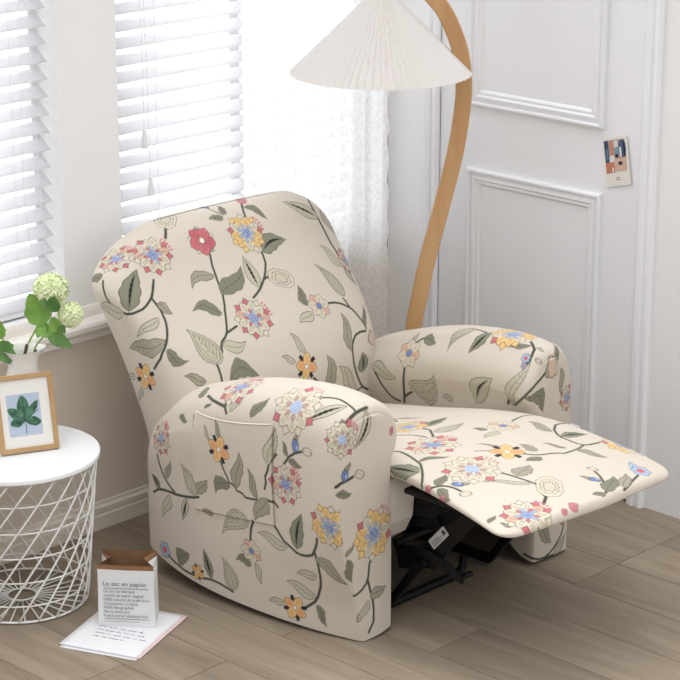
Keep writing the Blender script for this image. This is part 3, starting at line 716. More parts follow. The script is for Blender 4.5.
def paint(parts):
    """parts: name -> list of vertex grids; returns name -> vertex colours"""
    cols = {}; V = {}; N = {}
    for n, sh in parts.items():
        v, nn = [], []
        for g in sh:
            m = np.cross(np.gradient(g, axis=0), np.gradient(g, axis=1)); m /= np.linalg.norm(m, axis=-1, keepdims=True) + 1e-12
            v.append(g.reshape(-1, 3)); nn.append(m.reshape(-1, 3))
        V[n] = np.vstack(v); N[n] = np.vstack(nn); cols[n] = np.tile(CREAM, (len(V[n]), 1))
    lines = [l.split() for l in PATTERN.strip().split('\n')]
    f3 = lambda s: np.array([float(k)/1000 for k in s.split(',')])
    for ty in 'SLF':
        tgt = []
        for w in lines:
            if w[0] == 'G': tgt = w[1:]; continue
            if w[0] != ty: continue
            for n in tgt:
                if n not in V: continue
                v, nr, c = V[n], N[n], cols[n]
                if ty == 'S':
                    q = np.array([f3(s) for s in w[2:]]); wd = .0034*float(w[1])
                    ix = np.nonzero(np.all((v > q.min(0) - .022) & (v < q.max(0) + .022), axis=1))[0]
                    if not len(ix): continue
                    p = v[ix]; dm = np.full(len(ix), 9.)
                    for i in range(len(q) - 1):
                        a, b = q[i], q[i + 1]; e = b - a; t = np.clip(((p - a) @ e)/(e @ e + 1e-12), 0, 1)
                        w_ = p - a - t[:, None]*e; dn = (w_*nr[ix]).sum(1); w_ = w_ - .9*dn[:, None]*nr[ix]; dm = np.minimum(dm, np.where(np.abs(dn) < .03, np.linalg.norm(w_, axis=1), 9.))
                    c[ix] = put(c[ix], STEM, sm(dm - wd))
                    continue
                if ty == 'L': A, B, nm = f3(w[2]), f3(w[3]), f3(w[4]); L = np.linalg.norm(B - A); cen = (A + B)/2; Rm = L*.75; U = (B - A)/L
                else: A, nm, L = f3(w[2]), f3(w[3]), float(w[4]); cen = A; Rm = L*1.4; U = np.cross([.7, -.7, 0], nm)
                nm = nm/np.linalg.norm(nm); U = U - nm*(U @ nm); U /= np.linalg.norm(U); W = np.cross(nm, U)
                d = v - cen; ix = np.nonzero((d*d).sum(1) < Rm*Rm)[0]
                ix = ix[np.abs(nr[ix] @ nm) > .2]
                if not len(ix): continue
                p = v[ix] - A; a, b = p @ U, p @ W
                if ty == 'F':
                    k = np.linalg.norm(p, axis=1)/(np.hypot(a, b) + 1e-6)/1.2; a, b = a*k, b*k
                    c[ix] = flower(c[ix], a, b, L, w[1], float(w[5]))
                else: c[ix] = leaf(c[ix], a, b, L, float(w[5]), float(w[6]), w[1])
    return cols
# ---------------------------------------------------------------- materials
def fabric(name):
    m = bpy.data.materials.new(name); m.use_nodes = True; nt = m.node_tree; b = nt.nodes['Principled BSDF']
    at = nt.nodes.new('ShaderNodeAttribute'); at.attribute_name = 'print'; nt.links.new(at.outputs['Color'], b.inputs['Base Color'])
    b.inputs['Roughness'].default_value = .85; b.inputs['Specular IOR Level'].default_value = .2
    b.inputs['Sheen Weight'].default_value = .15; b.inputs['Sheen Roughness'].default_value = .5
    t = nt.nodes.new('ShaderNodeTexCoord'); n = nt.nodes.new('ShaderNodeTexNoise'); n.inputs['Scale'].default_value = 420
    n2 = nt.nodes.new('ShaderNodeTexNoise'); n2.inputs['Scale'].default_value = 7; n2.inputs['Detail'].default_value = 2
    b1 = nt.nodes.new('ShaderNodeBump'); b1.inputs['Strength'].default_value = .25; b1.inputs['Distance'].default_value = .001
    b2 = nt.nodes.new('ShaderNodeBump'); b2.inputs['Strength'].default_value = .35; b2.inputs['Distance'].default_value = .02
    for k in (n, n2): nt.links.new(t.outputs['Object'], k.inputs['Vector'])
    nt.links.new(n.outputs[0], b1.inputs['Height']); nt.links.new(n2.outputs[0], b2.inputs['Height']); nt.links.new(b2.outputs[0], b1.inputs['Normal'])
    nt.links.new(b1.outputs[0], b.inputs['Normal']); return m
M = {}
M['fabric'] = fabric('floral_fabric')
M['piping'] = mat('cream_piping', srgb(224, 214, 196), .85)
M['lining'] = mat('grey_lining', srgb(222, 215, 207), .9, bump=(300, .2, .001))
M['black_cloth'] = mat('black_underlining', srgb(28, 27, 27), .95)
M['black_metal'] = mat('black_metal', srgb(26, 26, 28), .45, .6)
M['sticker'] = mat('white_sticker', srgb(190, 190, 188), .5)
M['dark_print'] = mat('dark_print', srgb(70, 70, 72), .7)
M['wall_lower'] = mat('warm_lower_wall', srgb(238, 225, 211), .9, var=(3, srgb(233, 219, 205), .5))  # wall below the sill, warmer in tone than above
M['wall_paint'] = mat('pale_wall_paint', srgb(238, 237, 237), .9, var=(3, srgb(232, 231, 232), .5))
M['door_paint'] = mat('white_door_paint', srgb(236, 236, 238), .45, var=(2, srgb(231, 231, 234), .6))
M['trim_paint'] = mat('white_trim_paint', srgb(240, 240, 243), .4)
M['gap_shadow'] = mat('door_gap_shadow_grey', srgb(190, 189, 190), .8)  # shade of the gap beside the door, put into the colour as grey
M['sill'] = mat('white_sill_paint', srgb(232, 226, 220), .5)
M['base'] = mat('baseboard_paint', srgb(242, 231, 217), .5)
M['frame_white'] = mat('window_frame_white', srgb(235, 236, 238), .4)
M['white_metal'] = mat('white_powder_coat', srgb(232, 231, 228), .35)
M['table_top'] = mat('white_table_lacquer', srgb(238, 240, 241), .3)
M['oak'] = mat('oak_wood', srgb(202, 160, 112), .5, var=(14, srgb(182, 136, 88), .9, (1, 1, .12)), bump=(60, .1, .001))
M['frame_wood'] = mat('light_frame_wood', srgb(188, 152, 106), .5, var=(16, srgb(168, 130, 86), .8, (.3, .3, 1)))
M['mount'] = mat('white_picture_mount', srgb(226, 222, 216), .8)
M['print_blue'] = mat('pale_blue_print', srgb(176, 188, 204), .7)
M['fig_dark'] = mat('dark_green_leaf_print', srgb(36, 74, 58), .7, var=(60, srgb(86, 132, 104), .8))
M['fig_line'] = mat('fig_leaf_vein_print', srgb(30, 60, 48), .7)
M['ceramic'] = mat('white_ceramic', srgb(236, 233, 228), .22)
M['leaf'] = mat('fresh_green_leaf', srgb(136, 180, 84), .5, var=(30, srgb(104, 150, 62), .8), **{'Transmission Weight': 0})
M['leaf_dark'] = mat('deep_green_leaf', srgb(70, 112, 50), .5, var=(30, srgb(110, 150, 70), .6))
M['stem'] = mat('green_stem', srgb(150, 174, 96), .6)
M['twig'] = mat('brown_cut_stem', srgb(92, 74, 56), .8)
M['petal'] = mat('lime_white_petal', srgb(234, 240, 204), .7, var=(60, srgb(220, 232, 176), .9))
M['bag_white'] = mat('white_coated_paper', srgb(224, 225, 226), .8, bump=(30, .25, .002))
M['kraft'] = mat('brown_kraft_paper', srgb(144, 106, 76), .85, var=(40, srgb(126, 90, 62), .6))
M['paper'] = mat('letter_paper', srgb(226, 226, 229), .85)
M['paper_pink'] = mat('pink_paper', srgb(224, 196, 194), .85)
M['ink'] = mat('handwriting_ink', srgb(66, 66, 76), .8)
M['cord'] = mat('blind_cord', srgb(232, 232, 234), .8)
M['tassel'] = mat('grey_plastic_tassel', srgb(226, 228, 230), .5)
M['dark_gap'] = mat('dark_plank_joint', srgb(84, 72, 62), .9)

# lamp shade pleated paper, blind slats and lace curtain let light through
M['shade'], _, _, _ = translucent('pleated_shade_fabric', srgb(236, 232, 229), .22)
M['slat'], _, _, _ = translucent('white_blind_slat', srgb(244, 244, 246), .52)

def lace():
    m, nt, mx, out = translucent('white_lace_voile', srgb(250, 250, 250), .72)
    tr = nt.nodes.new('ShaderNodeBsdfTransparent'); m2 = nt.nodes.new('ShaderNodeMixShader')
    t = nt.nodes.new('ShaderNodeTexCoord'); mp = nt.nodes.new('ShaderNodeMapping'); mp.inputs['Scale'].default_value = (1, 1, .8)
    n = nt.nodes.new('ShaderNodeTexNoise'); n.inputs['Scale'].default_value = 110; n.inputs['Detail'].default_value = 5
    v = nt.nodes.new('ShaderNodeTexNoise'); v.inputs['Scale'].default_value = 6
    r = nt.nodes.new('ShaderNodeMapRange'); r.inputs['From Min'].default_value = .42; r.inputs['From Max'].default_value = .60; r.inputs['To Min'].default_value = .93; r.inputs['To Max'].default_value = .80
    nt.links.new(t.outputs['Object'], mp.inputs[0]); nt.links.new(mp.outputs[0], n.inputs['Vector']); nt.links.new(mp.outputs[0], v.inputs['Vector'])
    nt.links.new(n.outputs[0], r.inputs[0]); nt.links.new(r.outputs[0], m2.inputs[0])
    nt.links.new(tr.outputs[0], m2.inputs[1]); nt.links.new(mx.outputs[0], m2.inputs[2]); nt.links.new(m2.outputs[0], out.inputs['Surface'])
    return m
M['lace'] = lace()

def floor_mat():
    m = bpy.data.materials.new('taupe_oak_planks'); m.use_nodes = True; nt = m.node_tree; b = nt.nodes['Principled BSDF']
    at = nt.nodes.new('ShaderNodeAttribute'); at.attribute_name = 'tint'
    t = nt.nodes.new('ShaderNodeTexCoord'); mp = nt.nodes.new('ShaderNodeMapping'); mp.inputs['Scale'].default_value = (9, .9, 1)
    add = nt.nodes.new('ShaderNodeVectorMath'); add.operation = 'ADD'
    sc = nt.nodes.new('ShaderNodeVectorMath'); sc.operation = 'SCALE'; sc.inputs['Scale'].default_value = 37
    nt.links.new(at.outputs['Color'], sc.inputs[0]); nt.links.new(t.outputs['Object'], mp.inputs[0]); nt.links.new(mp.outputs[0], add.inputs[0]); nt.links.new(sc.outputs[0], add.inputs[1])
    n = nt.nodes.new('ShaderNodeTexNoise'); n.inputs['Scale'].default_value = 2.2; n.inputs['Detail'].default_value = 8; n.inputs['Roughness'].default_value = .62; n.inputs['Distortion'].default_value = .9
    nt.links.new(add.outputs[0], n.inputs['Vector'])
    cr = nt.nodes.new('ShaderNodeValToRGB'); e = cr.color_ramp.elements
    e[0].position = .30; e[0].color = srgb(127, 113, 97); e[1].position = .72; e[1].color = srgb(155, 141, 123)
    k = e.new(.5); k.color = srgb(141, 127, 110)
    nt.links.new(n.outputs[0], cr.inputs[0])
    mx = nt.nodes.new('ShaderNodeMix'); mx.data_type = 'RGBA'; mx.blend_type = 'MULTIPLY'; mx.inputs[0].default_value = 1
    mr = nt.nodes.new('ShaderNodeMapRange'); mr.inputs['To Min'].default_value = .86; mr.inputs['To Max'].default_value = 1.08
    sp = nt.nodes.new('ShaderNodeSeparateColor'); nt.links.new(at.outputs['Color'], sp.inputs[0]); nt.links.new(sp.outputs[0], mr.inputs[0])
    nt.links.new(cr.outputs[0], mx.inputs[6]); nt.links.new(mr.outputs[0], mx.inputs[7]); nt.links.new(mx.outputs[2], b.inputs['Base Color'])
    b.inputs['Roughness'].default_value = .62; b.inputs['Specular IOR Level'].default_value = .3
    bp = nt.nodes.new('ShaderNodeBump'); bp.inputs['Strength'].default_value = .12; bp.inputs['Distance'].default_value = .002
    nt.links.new(n.outputs[0], bp.inputs['Height']); nt.links.new(bp.outputs[0], b.inputs['Normal'])
    return m
M['floor'] = floor_mat()

# ---------------------------------------------------------------- room
def struct(o): o['kind'] = 'structure'; return o
WY = .015        # face of the window wall; the baseboard front is y = 0
mb = MB(); tint = []
rnd = random.Random(11)
col0 = -.571
for k in range(-29, 5):
    x0, x1 = col0 + .1915*k, col0 + .1915*(k + 1)
    if x0 > .2: continue
    st = -1.2 if k in (0, 1, 2, -3) else -1.2 + rnd.choice([.33, .5, .66, .85])
    y = st - 1.22*4
    while y < .3:
        a, b = max(y, -5.4), min(y + 1.22, .25)
        if b - a > .01:
            mb.box((x0 + .0009, a + .0009, -.02), (x1 - .0009, b - .0009, 0)); tint += [rnd.random()]*24
        y += 1.22
n_ = len(mb.f)
mb.box((col0 - .1915*29, -5.4, -.05), (.25, .25, -.0025), mi=1); tint += [.5]*24
fl = struct(mb.build('floor', [M['floor'], M['dark_gap']]))
at = fl.data.color_attributes.new('tint', 'FLOAT_COLOR', 'CORNER')
tv = []
for i, p in enumerate(fl.data.polygons):
    v = tint[min(i*4, len(tint) - 1)]
    for _ in p.loop_indices: tv += [v, (v*7.3) % 1, (v*3.7) % 1, 1]
at.data.foreach_set('color', tv)

# window wall (y = WY .. .2) with two openings
W1, W2, ZB, ZT = (-2.75, -1.285), (-1.078, -.045), .66, 2.25
mb = MB()
for a, b in ((-4.2, W1[0]), (W1[1], W2[0]), (W2[1], .0)): mb.box((a, WY, ZB), (b, .10, ZT))
mb.box((-4.2, WY, ZT), (.0, .10, 2.6))
mb.box((-4.2, WY, .60), (.0, .10, ZB))
mb.box((-4.2, WY, -.02), (.0, .10, .60), mi=1)
struct(mb.build('wall_left', [M['wall_paint'], M['wall_lower']]))
def sweep_line(prof, p0, p1, out, side, m, name, parent=None):
    """profile (along side, along out) swept from p0 to p1"""
    b = MB(); p0, p1, out, side = Vector(p0), Vector(p1), Vector(out), Vector(side)
    v = [p + side*a + out*h for p in (p0, p1) for a, h in prof]; n = len(prof)
    b.add(v, [(i, i + 1, n + i + 1, n + i) for i in range(n - 1)] + [(n - 1, 0, n, 2*n - 1), tuple(range(n))[::-1], tuple(range(n, 2*n))])
    return b.build(name, m, parent)
# baseboard: out = -y, side = z
bb = [(0, 0), (0, .015), (.040, .015), (.046, .012), (.052, .013), (.064, .013), (.070, .006), (.078, .005), (.080, 0)]
struct(sweep_line(bb, (-4.2, WY, 0), (.0, WY, 0), (0, -1, 0), (0, 0, 1), M['base'], 'baseboard_left'))
sl = [(0, 0), (0, .040), (.004, .046), (.020, .046), (.024, .054), (.032, .060), (.044, .060), (.052, .054), (.054, .010), (.072, .008), (.082, .004), (.086, 0)]
struct(sweep_line(sl, (-4.2, WY, .577), (-.76, WY, .577), (0, -1, 0), (0, 0, 1), M['sill'], 'trim_1'))
for i, (a, b) in enumerate((W1, W2)):
    mb = MB(); z0, z1 = ZB, ZT
    mb.box((a, .10, z0), (a + .022, .13, z1)); mb.box((b - .022, .10, z0), (b, .13, z1)); mb.box((a + .022, .10, z0), (b - .022, .13, z0 + .03)); mb.box((a + .022, .10, z1 - .03), (b - .022, .13, z1))
    mb.box(((a + b)/2 - .02, .102, z0 + .03), ((a + b)/2 + .02, .128, z1 - .03))
    struct(mb.build('window_%d' % (i + 1), M['frame_white']))

# door wall (x = 0)
mb = MB(); mb.box((.0, -5.4, -.02), (.12, -.992, 2.6)); mb.box((.012, -.995, -.02), (.12, -.93, 2.6), mi=1); mb.box((.0, -.15, -.02), (.12, .10, 2.6)); mb.box((.012, -.205, -.02), (.12, -.15, 2.6)); mb.box((.0, -.95, 2.35), (.12, -.19, 2.6))
struct(mb.build('wall_right', [M['wall_paint'], M['gap_shadow']]))
mb = MB(); mb.box((.0, -.942, .006), (.04, -.199, 2.34)); door = struct(mb.build('door_1', M['door_paint'], bevel=.002))
pm = [(0, 0), (0, .010), (.005, .014), (.010, .014), (.013, .007), (.019, .006), (.022, .010), (.030, .011), (.036, .006), (.042, .007), (.047, .004), (.050, 0)]
def panel(y0, y1, z0, z1):
    b = MB(); n = len(pm); v = []
    for (cy, cz, sy, sz) in ((y0, z0, -1, 1), (y1, z0, 1, 1), (y1, z1, 1, -1), (y0, z1, -1, -1)):
        for a, h in pm: v.append((-h, cy + sy*a, cz + sz*a))
    f = []
    for c in range(4):
        d = (c + 1) % 4
        for i in range(n - 1): f.append((c*n + i, d*n + i, d*n + i + 1, c*n + i + 1))
    b.add(v, f); return b.build('panel_moulding', M['door_paint'], door)
panel(-.315, -.815, 1.09, 2.15); panel(-.315, -.815, .14, .902)
cs = [(0, 0), (0, .010), (.006, .017), (.016, .017), (.019, .011), (.026, .010), (.030, .016), (.038, .018), (.041, .012), (.052, .014), (.057, .006), (.057, 0)]
struct(sweep_line(cs, (0, -.198, 0), (0, -.198, 2.6), (-1, 0, 0), (0, 1, 0), M['trim_paint'], 'trim_2'))
struct(sweep_line(cs[:], (0, -1.004, 0), (0, -1.004, 2.6), (-1, 0, 0), (0, 1, 0), M['trim_paint'], 'trim_3'))

# ---------------------------------------------------------------- blinds
def blind(x0, x1, label, cords, ladder):
    t = thing('venetian_blind', ((x0 + x1)/2, .06, ZT), label, 'window blind')
    b = MB(); z = ZB + .035; n = 0
    while z < ZT - .06:
        prof = []
        for q in np.linspace(-1, 1, 6):
            d = q*.0235; lift = .0022*(1 - q*q)
            prof.append((.062 + d*math.cos(math.radians(31)) - lift*.5, z + d*math.sin(math.radians(31)) + lift*.86))
        v = [(x, y, zz) for x in (x0, x1) for y, zz in prof]
        b.add(v, [(i, i + 1, 6 + i + 1, 6 + i) for i in range(5)])
        z += .0472; n += 1
    b.build('slats', M['slat'], t, smooth=True, solid=.0022)
    b = MB(); b.box((x0, .03, ZT - .055), (x1, .095, ZT - .002)); b.build('headrail', M['frame_white'], t, bevel=.003)
    b = MB(); b.box((x0, .044, ZB + .006), (x1, .085, ZB + .022)); b.build('bottom_rail', M['frame_white'], t, bevel=.004)
    for x in ladder:
        c = MB()
        c.tube([(x, .038, ZB + .02), (x, .038, ZT - .05)], .0008, 5); c.tube([(x + .012, .086, ZB + .02), (x + .012, .086, ZT - .05)], .0008, 5)
        for k in range(n):
            zz = ZB + .035 + .0472*k; c.tube([(x, .038, zz - .012), (x + .012, .086, zz + .013)], .0007, 4)
        c.build('ladder_cord', M['cord'], t)
    for x, zt, sway in cords:
        c = MB(); y = .024
        pts = [(x, y, ZT - .05), (x - .002, y - .004, 1.6), (x + sway*.3, y - .012, zt + .3), (x + sway, y - .012, zt + .05)]
        c.tube([tuple(p) for p in catmull(pts, 24)], .0011, 6); co = c.build('pull_cord', M['cord'], t)
        c = MB(); c.lathe([(.0001, .052), (.005, .052), (.0065, .045), (.010, .004), (.010, 0), (.0001, 0)], (x + sway, y - .012, zt), 16)
        c.build('tassel', M['tassel'], co, smooth='auto')
    return t
blind(W1[0] + .01, W1[1] - .010, 'white slatted blind on the window at the left edge, above the side table', [], [-1.42, -1.9, -2.4])
blind(W2[0] + .012, W2[1] - .02, 'white slatted blind behind the recliner with two tasselled pull cords', [(-.990, 1.066, 0), (-.975, .93, .003)], [-.92, -.58, -.25])
t1 = [o for o in bpy.data.objects if o.name.startswith('venetian_blind')][0]
for pts in ([(-1.392, .025, 2.2), (-1.395, .02, 1.5), (-1.412, .012, 1.05), (-1.395, .010, .85), (-1.352, .012, .72)], [(-1.362, .025, 2.2), (-1.364, .02, 1.3), (-1.352, .012, .9), (-1.350, .012, .74)]):
    c = MB(); c.tube([tuple(p) for p in catmull(pts, 40)], .0011, 6); c.build('pull_cord', M['cord'], t1)

# ---------------------------------------------------------------- lace curtain
ct = thing('lace_curtain', (-.35, -.05, 0), 'sheer white lace curtain hanging in folds behind the recliner', 'curtain')
def curtain_panel(name, x0, x1, yb, amp, folds, seed, nx=300, nz=60, scallop=False):
    r = random.Random(seed); ph = [r.random()*6.28 for _ in range(4)]
    P = np.zeros((nz, nx, 3))
    for i, z in enumerate(np.linspace(.03, 2.4, nz)):
        u = np.linspace(0, 1, nx); k = .75 + .25*math.sin(z*1.3 + ph[0])
        x = x0 + (x1 - x0)*u + .006*np.sin(u*folds*6.28*.5 + z*1.1 + ph[1])
        if scallop: x = x + .006*np.sin(z*58)*(u > .985)
        y = yb + amp*k*np.sin(u*folds*6.28 + .25*math.sin(z*2 + ph[2])) + amp*.35*np.sin(u*folds*11.3 + ph[3])
        P[i] = np.stack([x, y, np.full(nx, z)], 1)
    b = MB(); b.grid(P); return b.build(name, M['lace'], ct, smooth=True)
curtain_panel('lace_panel', -.66, -.165, -.036, .012, 4.6, 3)
curtain_panel('lace_panel', -.185, -.088, -.060, .006, 1.6, 9, scallop=True)

# ---------------------------------------------------------------- recliner
FABRIC = {'back': back_sheets(), 'near_arm': arm(True), 'pocket': [pocket_sheet()], 'far_arm': arm(False),
          'seat': [seat_sheet(-.40, -1.03, 320)], 'footrest': [seat_sheet(-1.03, -1.502, 260)]}
COLS = paint(FABRIC)
rc = thing('recliner', (-.86, -.65, 0), 'cream recliner with floral slipcover, reclined with the footrest raised', 'recliner')
def fab(name, key, parent=rc):
    sh = [g + 0 for g in FABRIC[key]]
    return sheets_obj(name, sh, M['fabric'], parent, COLS[key])
bk = fab('backrest', 'back')
na = fab('armrest', 'near_arm'); na['label'] = 'armrest with a side pocket'
pk = fab('side_pocket', 'pocket', na)
md = pk.modifiers.new('thick', 'SOLIDIFY'); md.thickness = .002; md.offset = 0
fa = fab('armrest', 'far_arm')
fab('seat', 'seat'); fr = fab('footrest', 'footrest')
# piping along the pocket edges
P = FABRIC['pocket'][0]
c = MB(); e = [P[i, -1] + np.array([-.001, 0, .001]) for i in range(0, P.shape[0], 6)]; c.tube(e, .0022, 6)
c.build('pocket_hem', M['piping'], pk, smooth=True)
# seat side lining and black underlining
def facing(t, pts): return pts
c = MB()
poly = [(-.925, .19), (-.940, .20), (-.985, .235), (-1.008, .28), (-1.012, .33), (-1.008, .400), (-.93, .400)]
c.prism(poly, (-1.108, -.015, 0), (0, 1, 0), (0, 0, 1), (.092, 0, 0)); c.build('seat_front_lining', M['lining'], rc, bevel=.012, seg=4)
c = MB(); c.box((-1.10, -.985, .225), (-.57, -.50, .300)); c.build('black_underlining', M['black_cloth'], rc, bevel=.01)
c = MB(); c.box((-1.10, -1.38, .372), (-.62, -1.06, .388)); c.build('footrest_board', M['black_cloth'], fr, bevel=.006)
mech = M['black_metal']
def metal(name, fn):
    c = MB(); fn(c); return c.build(name, mech, rc, bevel=.0015)
sd = (1, 0, 0)
for xo in (0, .40):
    x = -1.03 + xo
    far = xo > 0
    metal('linkage_arm', lambda c: c.bar([(x, -1.085, .165), (x, -1.135, .235), (x, -1.245, .362)], .006, .046, sd))
    metal('linkage_arm', lambda c: c.bar([(x + .012, -.97, .150), (x + .012, -1.09, .185)], .008, .06, sd))
    if not far: metal('linkage_arm', lambda c: c.bar([(x - .012, -1.06, .205), (x - .012, -1.14, .190), (x - .012, -1.215, .165)], .006, .026, sd))
    metal('linkage_arm', lambda c: c.bar([(x + .02, -.99, .30), (x + .02, -1.08, .315), (x + .02, -1.10, .26), (x + .02, -1.06, .20)], .006, .016, sd))
    if xo == 0: metal('linkage_arm', lambda c: c.bar([(x + .006, -1.20, .352), (x + .006, -1.28, .345), (x + .006, -1.32, .350)], .006, .040, sd))
    metal('linkage_arm', lambda c: c.bar([(x + .03, -.95, .25), (x + .03, -1.07, .262), (x + .03, -1.17, .33)], .005, .03, sd))
    for y, z in ([(-1.125, .20), (-1.205, .17), (-1.23, .345), (-1.085, .175)] if not far else [(-1.085, .175)]):
        metal('pivot_bolt', lambda c: c.tube([(x - .020, y, z), (x + .028, y, z)], .008, 12))
metal('cross_tube', lambda c: c.tube([(-1.06, -1.0, .21), (-.60, -1.0, .21)], .011, 12))
metal('base_rail', lambda c: c.tube([(-1.10, -.955, .016), (-.77, -.955, .016), (-.745, -.955, .030), (-.74, -.955, .06)], .012, 12))
metal('base_rail', lambda c: c.bar([(-1.03, -.42, .02), (-1.03, -.955, .02), (-1.03, -1.06, .16)], .02, .025, sd))
metal('base_rail', lambda c: c.bar([(-.63, -.42, .02), (-.63, -.955, .02), (-.63, -1.06, .16)], .02, .025, sd))
# sticker on the linkage
c = MB(); ax = Vector((0, -.075, .083)).normalized(); up = Vector((0, ax.z, -ax.y))
c.box((-1.0345, 0, 0), (-1.0335, .001, .001)); c = MB()
o_ = Vector((-1.0345, -1.108, .215)); c.prism([(0, 0), (.073, 0), (.073, .027), (0, .027)], o_, ax, up, (.001, 0, 0))
st_ = c.build('label_sticker', M['sticker'], rc); st_['label'] = 'small white sticker'
c = MB()
for a, b, cc, d in ((.008, .006, .045, .0075), (.008, .011, .050, .0125), (.008, .016, .038, .0175), (.056, .008, .068, .020)):
    c.prism([(a, b), (cc, b), (cc, d), (a, d)], o_ - Vector((.0006, 0, 0)), ax, up, (.0004, 0, 0))
c.build('sticker_print', M['dark_print'], st_)

# ---------------------------------------------------------------- floor lamp
RT = Vector((math.sin(azim), -math.cos(azim), 0)); LA = Vector((-.25, -.5, 0))
lamp = thing('floor_lamp', tuple(LA + RT*-.02), 'curved oak floor lamp with white pleated cone shade, behind the far armrest', 'floor lamp')
vn = Vector((math.cos(azim), math.sin(azim), 0))
pp = [(-.02, .03), (-.03, .12), (-.09, .28), (-.122, .42), (-.124, .501), (-.110, .577), (-.088, .692), (-.047, .861), (-.013, 1.007), (.006, 1.137), (.009, 1.222), (-.003, 1.307), (-.033, 1.386), (-.067, 1.441), (-.13, 1.50), (-.20, 1.52), (-.224, 1.50)]
c = MB(); cp = catmull(pp, 90)
c.bar([LA + RT*(s - .006) + Vector((0, 0, z)) for s, z in cp], .030, .046, vn); c.build('curved_post', M['oak'], lamp, bevel=.004, seg=3)
c = MB(); bc = LA + RT*-.02; c.cyl((bc.x, bc.y), .115, 0, .03, 64, bev=.004); c.build('base', M['oak'], lamp, smooth='auto')
sc_ = LA + RT*-.230
n = 68; v = []; rows = [(.026, 1.468), (.247, 1.241)]
for r, z in rows:
    for k in range(2*n):
        a = math.pi*k/n; rr = r*(1 + (.048 if k % 2 else -.048)); zz = z + (.0015 if k % 2 else -.0015)*(r > .2)
        v.append((sc_.x + rr*math.cos(a), sc_.y + rr*math.sin(a), zz))
c = MB(); N2 = 2*n
c.add(v, [(i*N2 + k, i*N2 + (k + 1) % N2, (i + 1)*N2 + (k + 1) % N2, (i + 1)*N2 + k) for i in range(len(rows) - 1) for k in range(N2)])
c.build('lamp_shade', M['shade'], lamp)
c = MB(); c.cyl((sc_.x, sc_.y), .030, 1.462, 1.474, 32); c.cyl((sc_.x, sc_.y), .006, 1.474, 1.515, 16); c.build('shade_cap', M['white_metal'], lamp, smooth='auto')
c = MB(); c.cyl((sc_.x, sc_.y), .018, 1.385, 1.452, 24); c.build('bulb_holder', M['white_metal'], lamp, smooth='auto')
c = MB(); c.lathe([(.0001, 0), (.018, .004), (.030, .022), (.032, .04), (.024, .064), (.014, .082), (.013, .09)], (sc_.x, sc_.y, 1.30), 24); c.build('bulb', M['ceramic'], lamp, smooth=True)

# ---------------------------------------------------------------- wire side table
TC = Vector((-1.645, -.205, 0)); TZ = .409
tb = thing('side_table', tuple(TC), 'round white wire-basket side table with a solid top, left edge of the picture', 'side table')
c = MB(); c.lathe([(.0001, TZ - .006), (.205, TZ - .006), (.208, TZ - .014), (.214, TZ - .014), (.218, TZ - .011), (.2185, TZ - .003), (.217, TZ), (.0001, TZ)], (TC.x, TC.y, 0), 96); c.build('table_top', M['table_top'], tb, smooth='auto')
Rt, Rb, ZR = .207, .173, TZ - .012
def trad(z): return Rb + (Rt - Rb)*(z/ZR)
def ring(z, r, rad, name='hoop'):
    c = MB(); c.tube([(TC.x + r*math.cos(a), TC.y + r*math.sin(a), z) for a in np.linspace(0, 2*math.pi, 97)[:-1]], rad, 8, closed=True); c.build(name, M['white_metal'], tb, smooth=True)
ring(.006, Rb, .0032)
for z in (.05, .117, .186, .256, .330): ring(z, trad(z) - .003, .0022)
ring(ZR - .002, Rt, .003)
ring(.008, .038, .0024)
NR = 22; RODS = []
for dirn in (1,):
    for k in range(NR):
        a0 = 2*math.pi*(k + (.0 if dirn > 0 else .5))/NR; pts = []
        for q in np.linspace(0, 1, 12):
            a = a0 + dirn*q*math.radians(80); z = .006 + (ZR - .008)*q; r = trad(z) + (.0015 if dirn > 0 else -.0015)
            pts.append((TC.x + r*math.cos(a), TC.y + r*math.sin(a), z))
        c = MB(); c.tube(pts, .0026, 8); c.build('basket_wire', M['white_metal'], tb, smooth=True)
for k in range(28):
    a = 2*math.pi*(k + .25)/28
    c = MB(); c.tube([(TC.x + r*math.cos(a), TC.y + r*math.sin(a), .007) for r in (.038, Rb)], .0021, 6); c.build('base_spoke', M['white_metal'], tb, smooth=True)

# ---------------------------------------------------------------- picture frame
FB = Vector((-1.696, -.215, TZ)); FR_ = Vector((-1.555, -.277, TZ)); FB += Vector((0, 0, .001)); FR_ += Vector((0, 0, .001))
ex = (FR_ - FB).normalized(); nbk = Vector((-ex.y, ex.x, 0)); th = math.radians(17)
ez = (Vector((0, 0, 1))*math.cos(th) + nbk*math.sin(th)); en = (nbk*math.cos(th) - Vector((0, 0, 1))*math.sin(th))   # en points to the back
FB = FB + Vector((0, 0, .0035)); fwd, fht, fb = .154, .200, .0125
pf = thing('picture_frame', tuple(FB), 'small light-wood picture frame with a green fig leaf print, on the side table', 'picture frame')
c = MB()
def fbox(c, a0, a1, b0, b1, d0, d1, mi=0):
    c.prism([(a0, b0), (a1, b0), (a1, b1), (a0, b1)], FB + en*d0, ex, ez, en*(d1 - d0), mi)
for a0, a1, b0, b1 in ((0, fwd, 0, fb), (0, fwd, fht - fb, fht), (0, fb, fb, fht - fb), (fwd - fb, fwd, fb, fht - fb)): fbox(c, a0, a1, b0, b1, 0, .012)
c.build('frame', M['frame_wood'], pf, bevel=.001)
c = MB(); fbox(c, fb*.8, fwd - fb*.8, fb*.8, fht - fb*.8, .005, .010); c.build('mount', M['mount'], pf)
c = MB(); fbox(c, .029, .116, .042, .150, .0044, .0050); pr_ = c.build('print', M['print_blue'], pf)
c = MB()
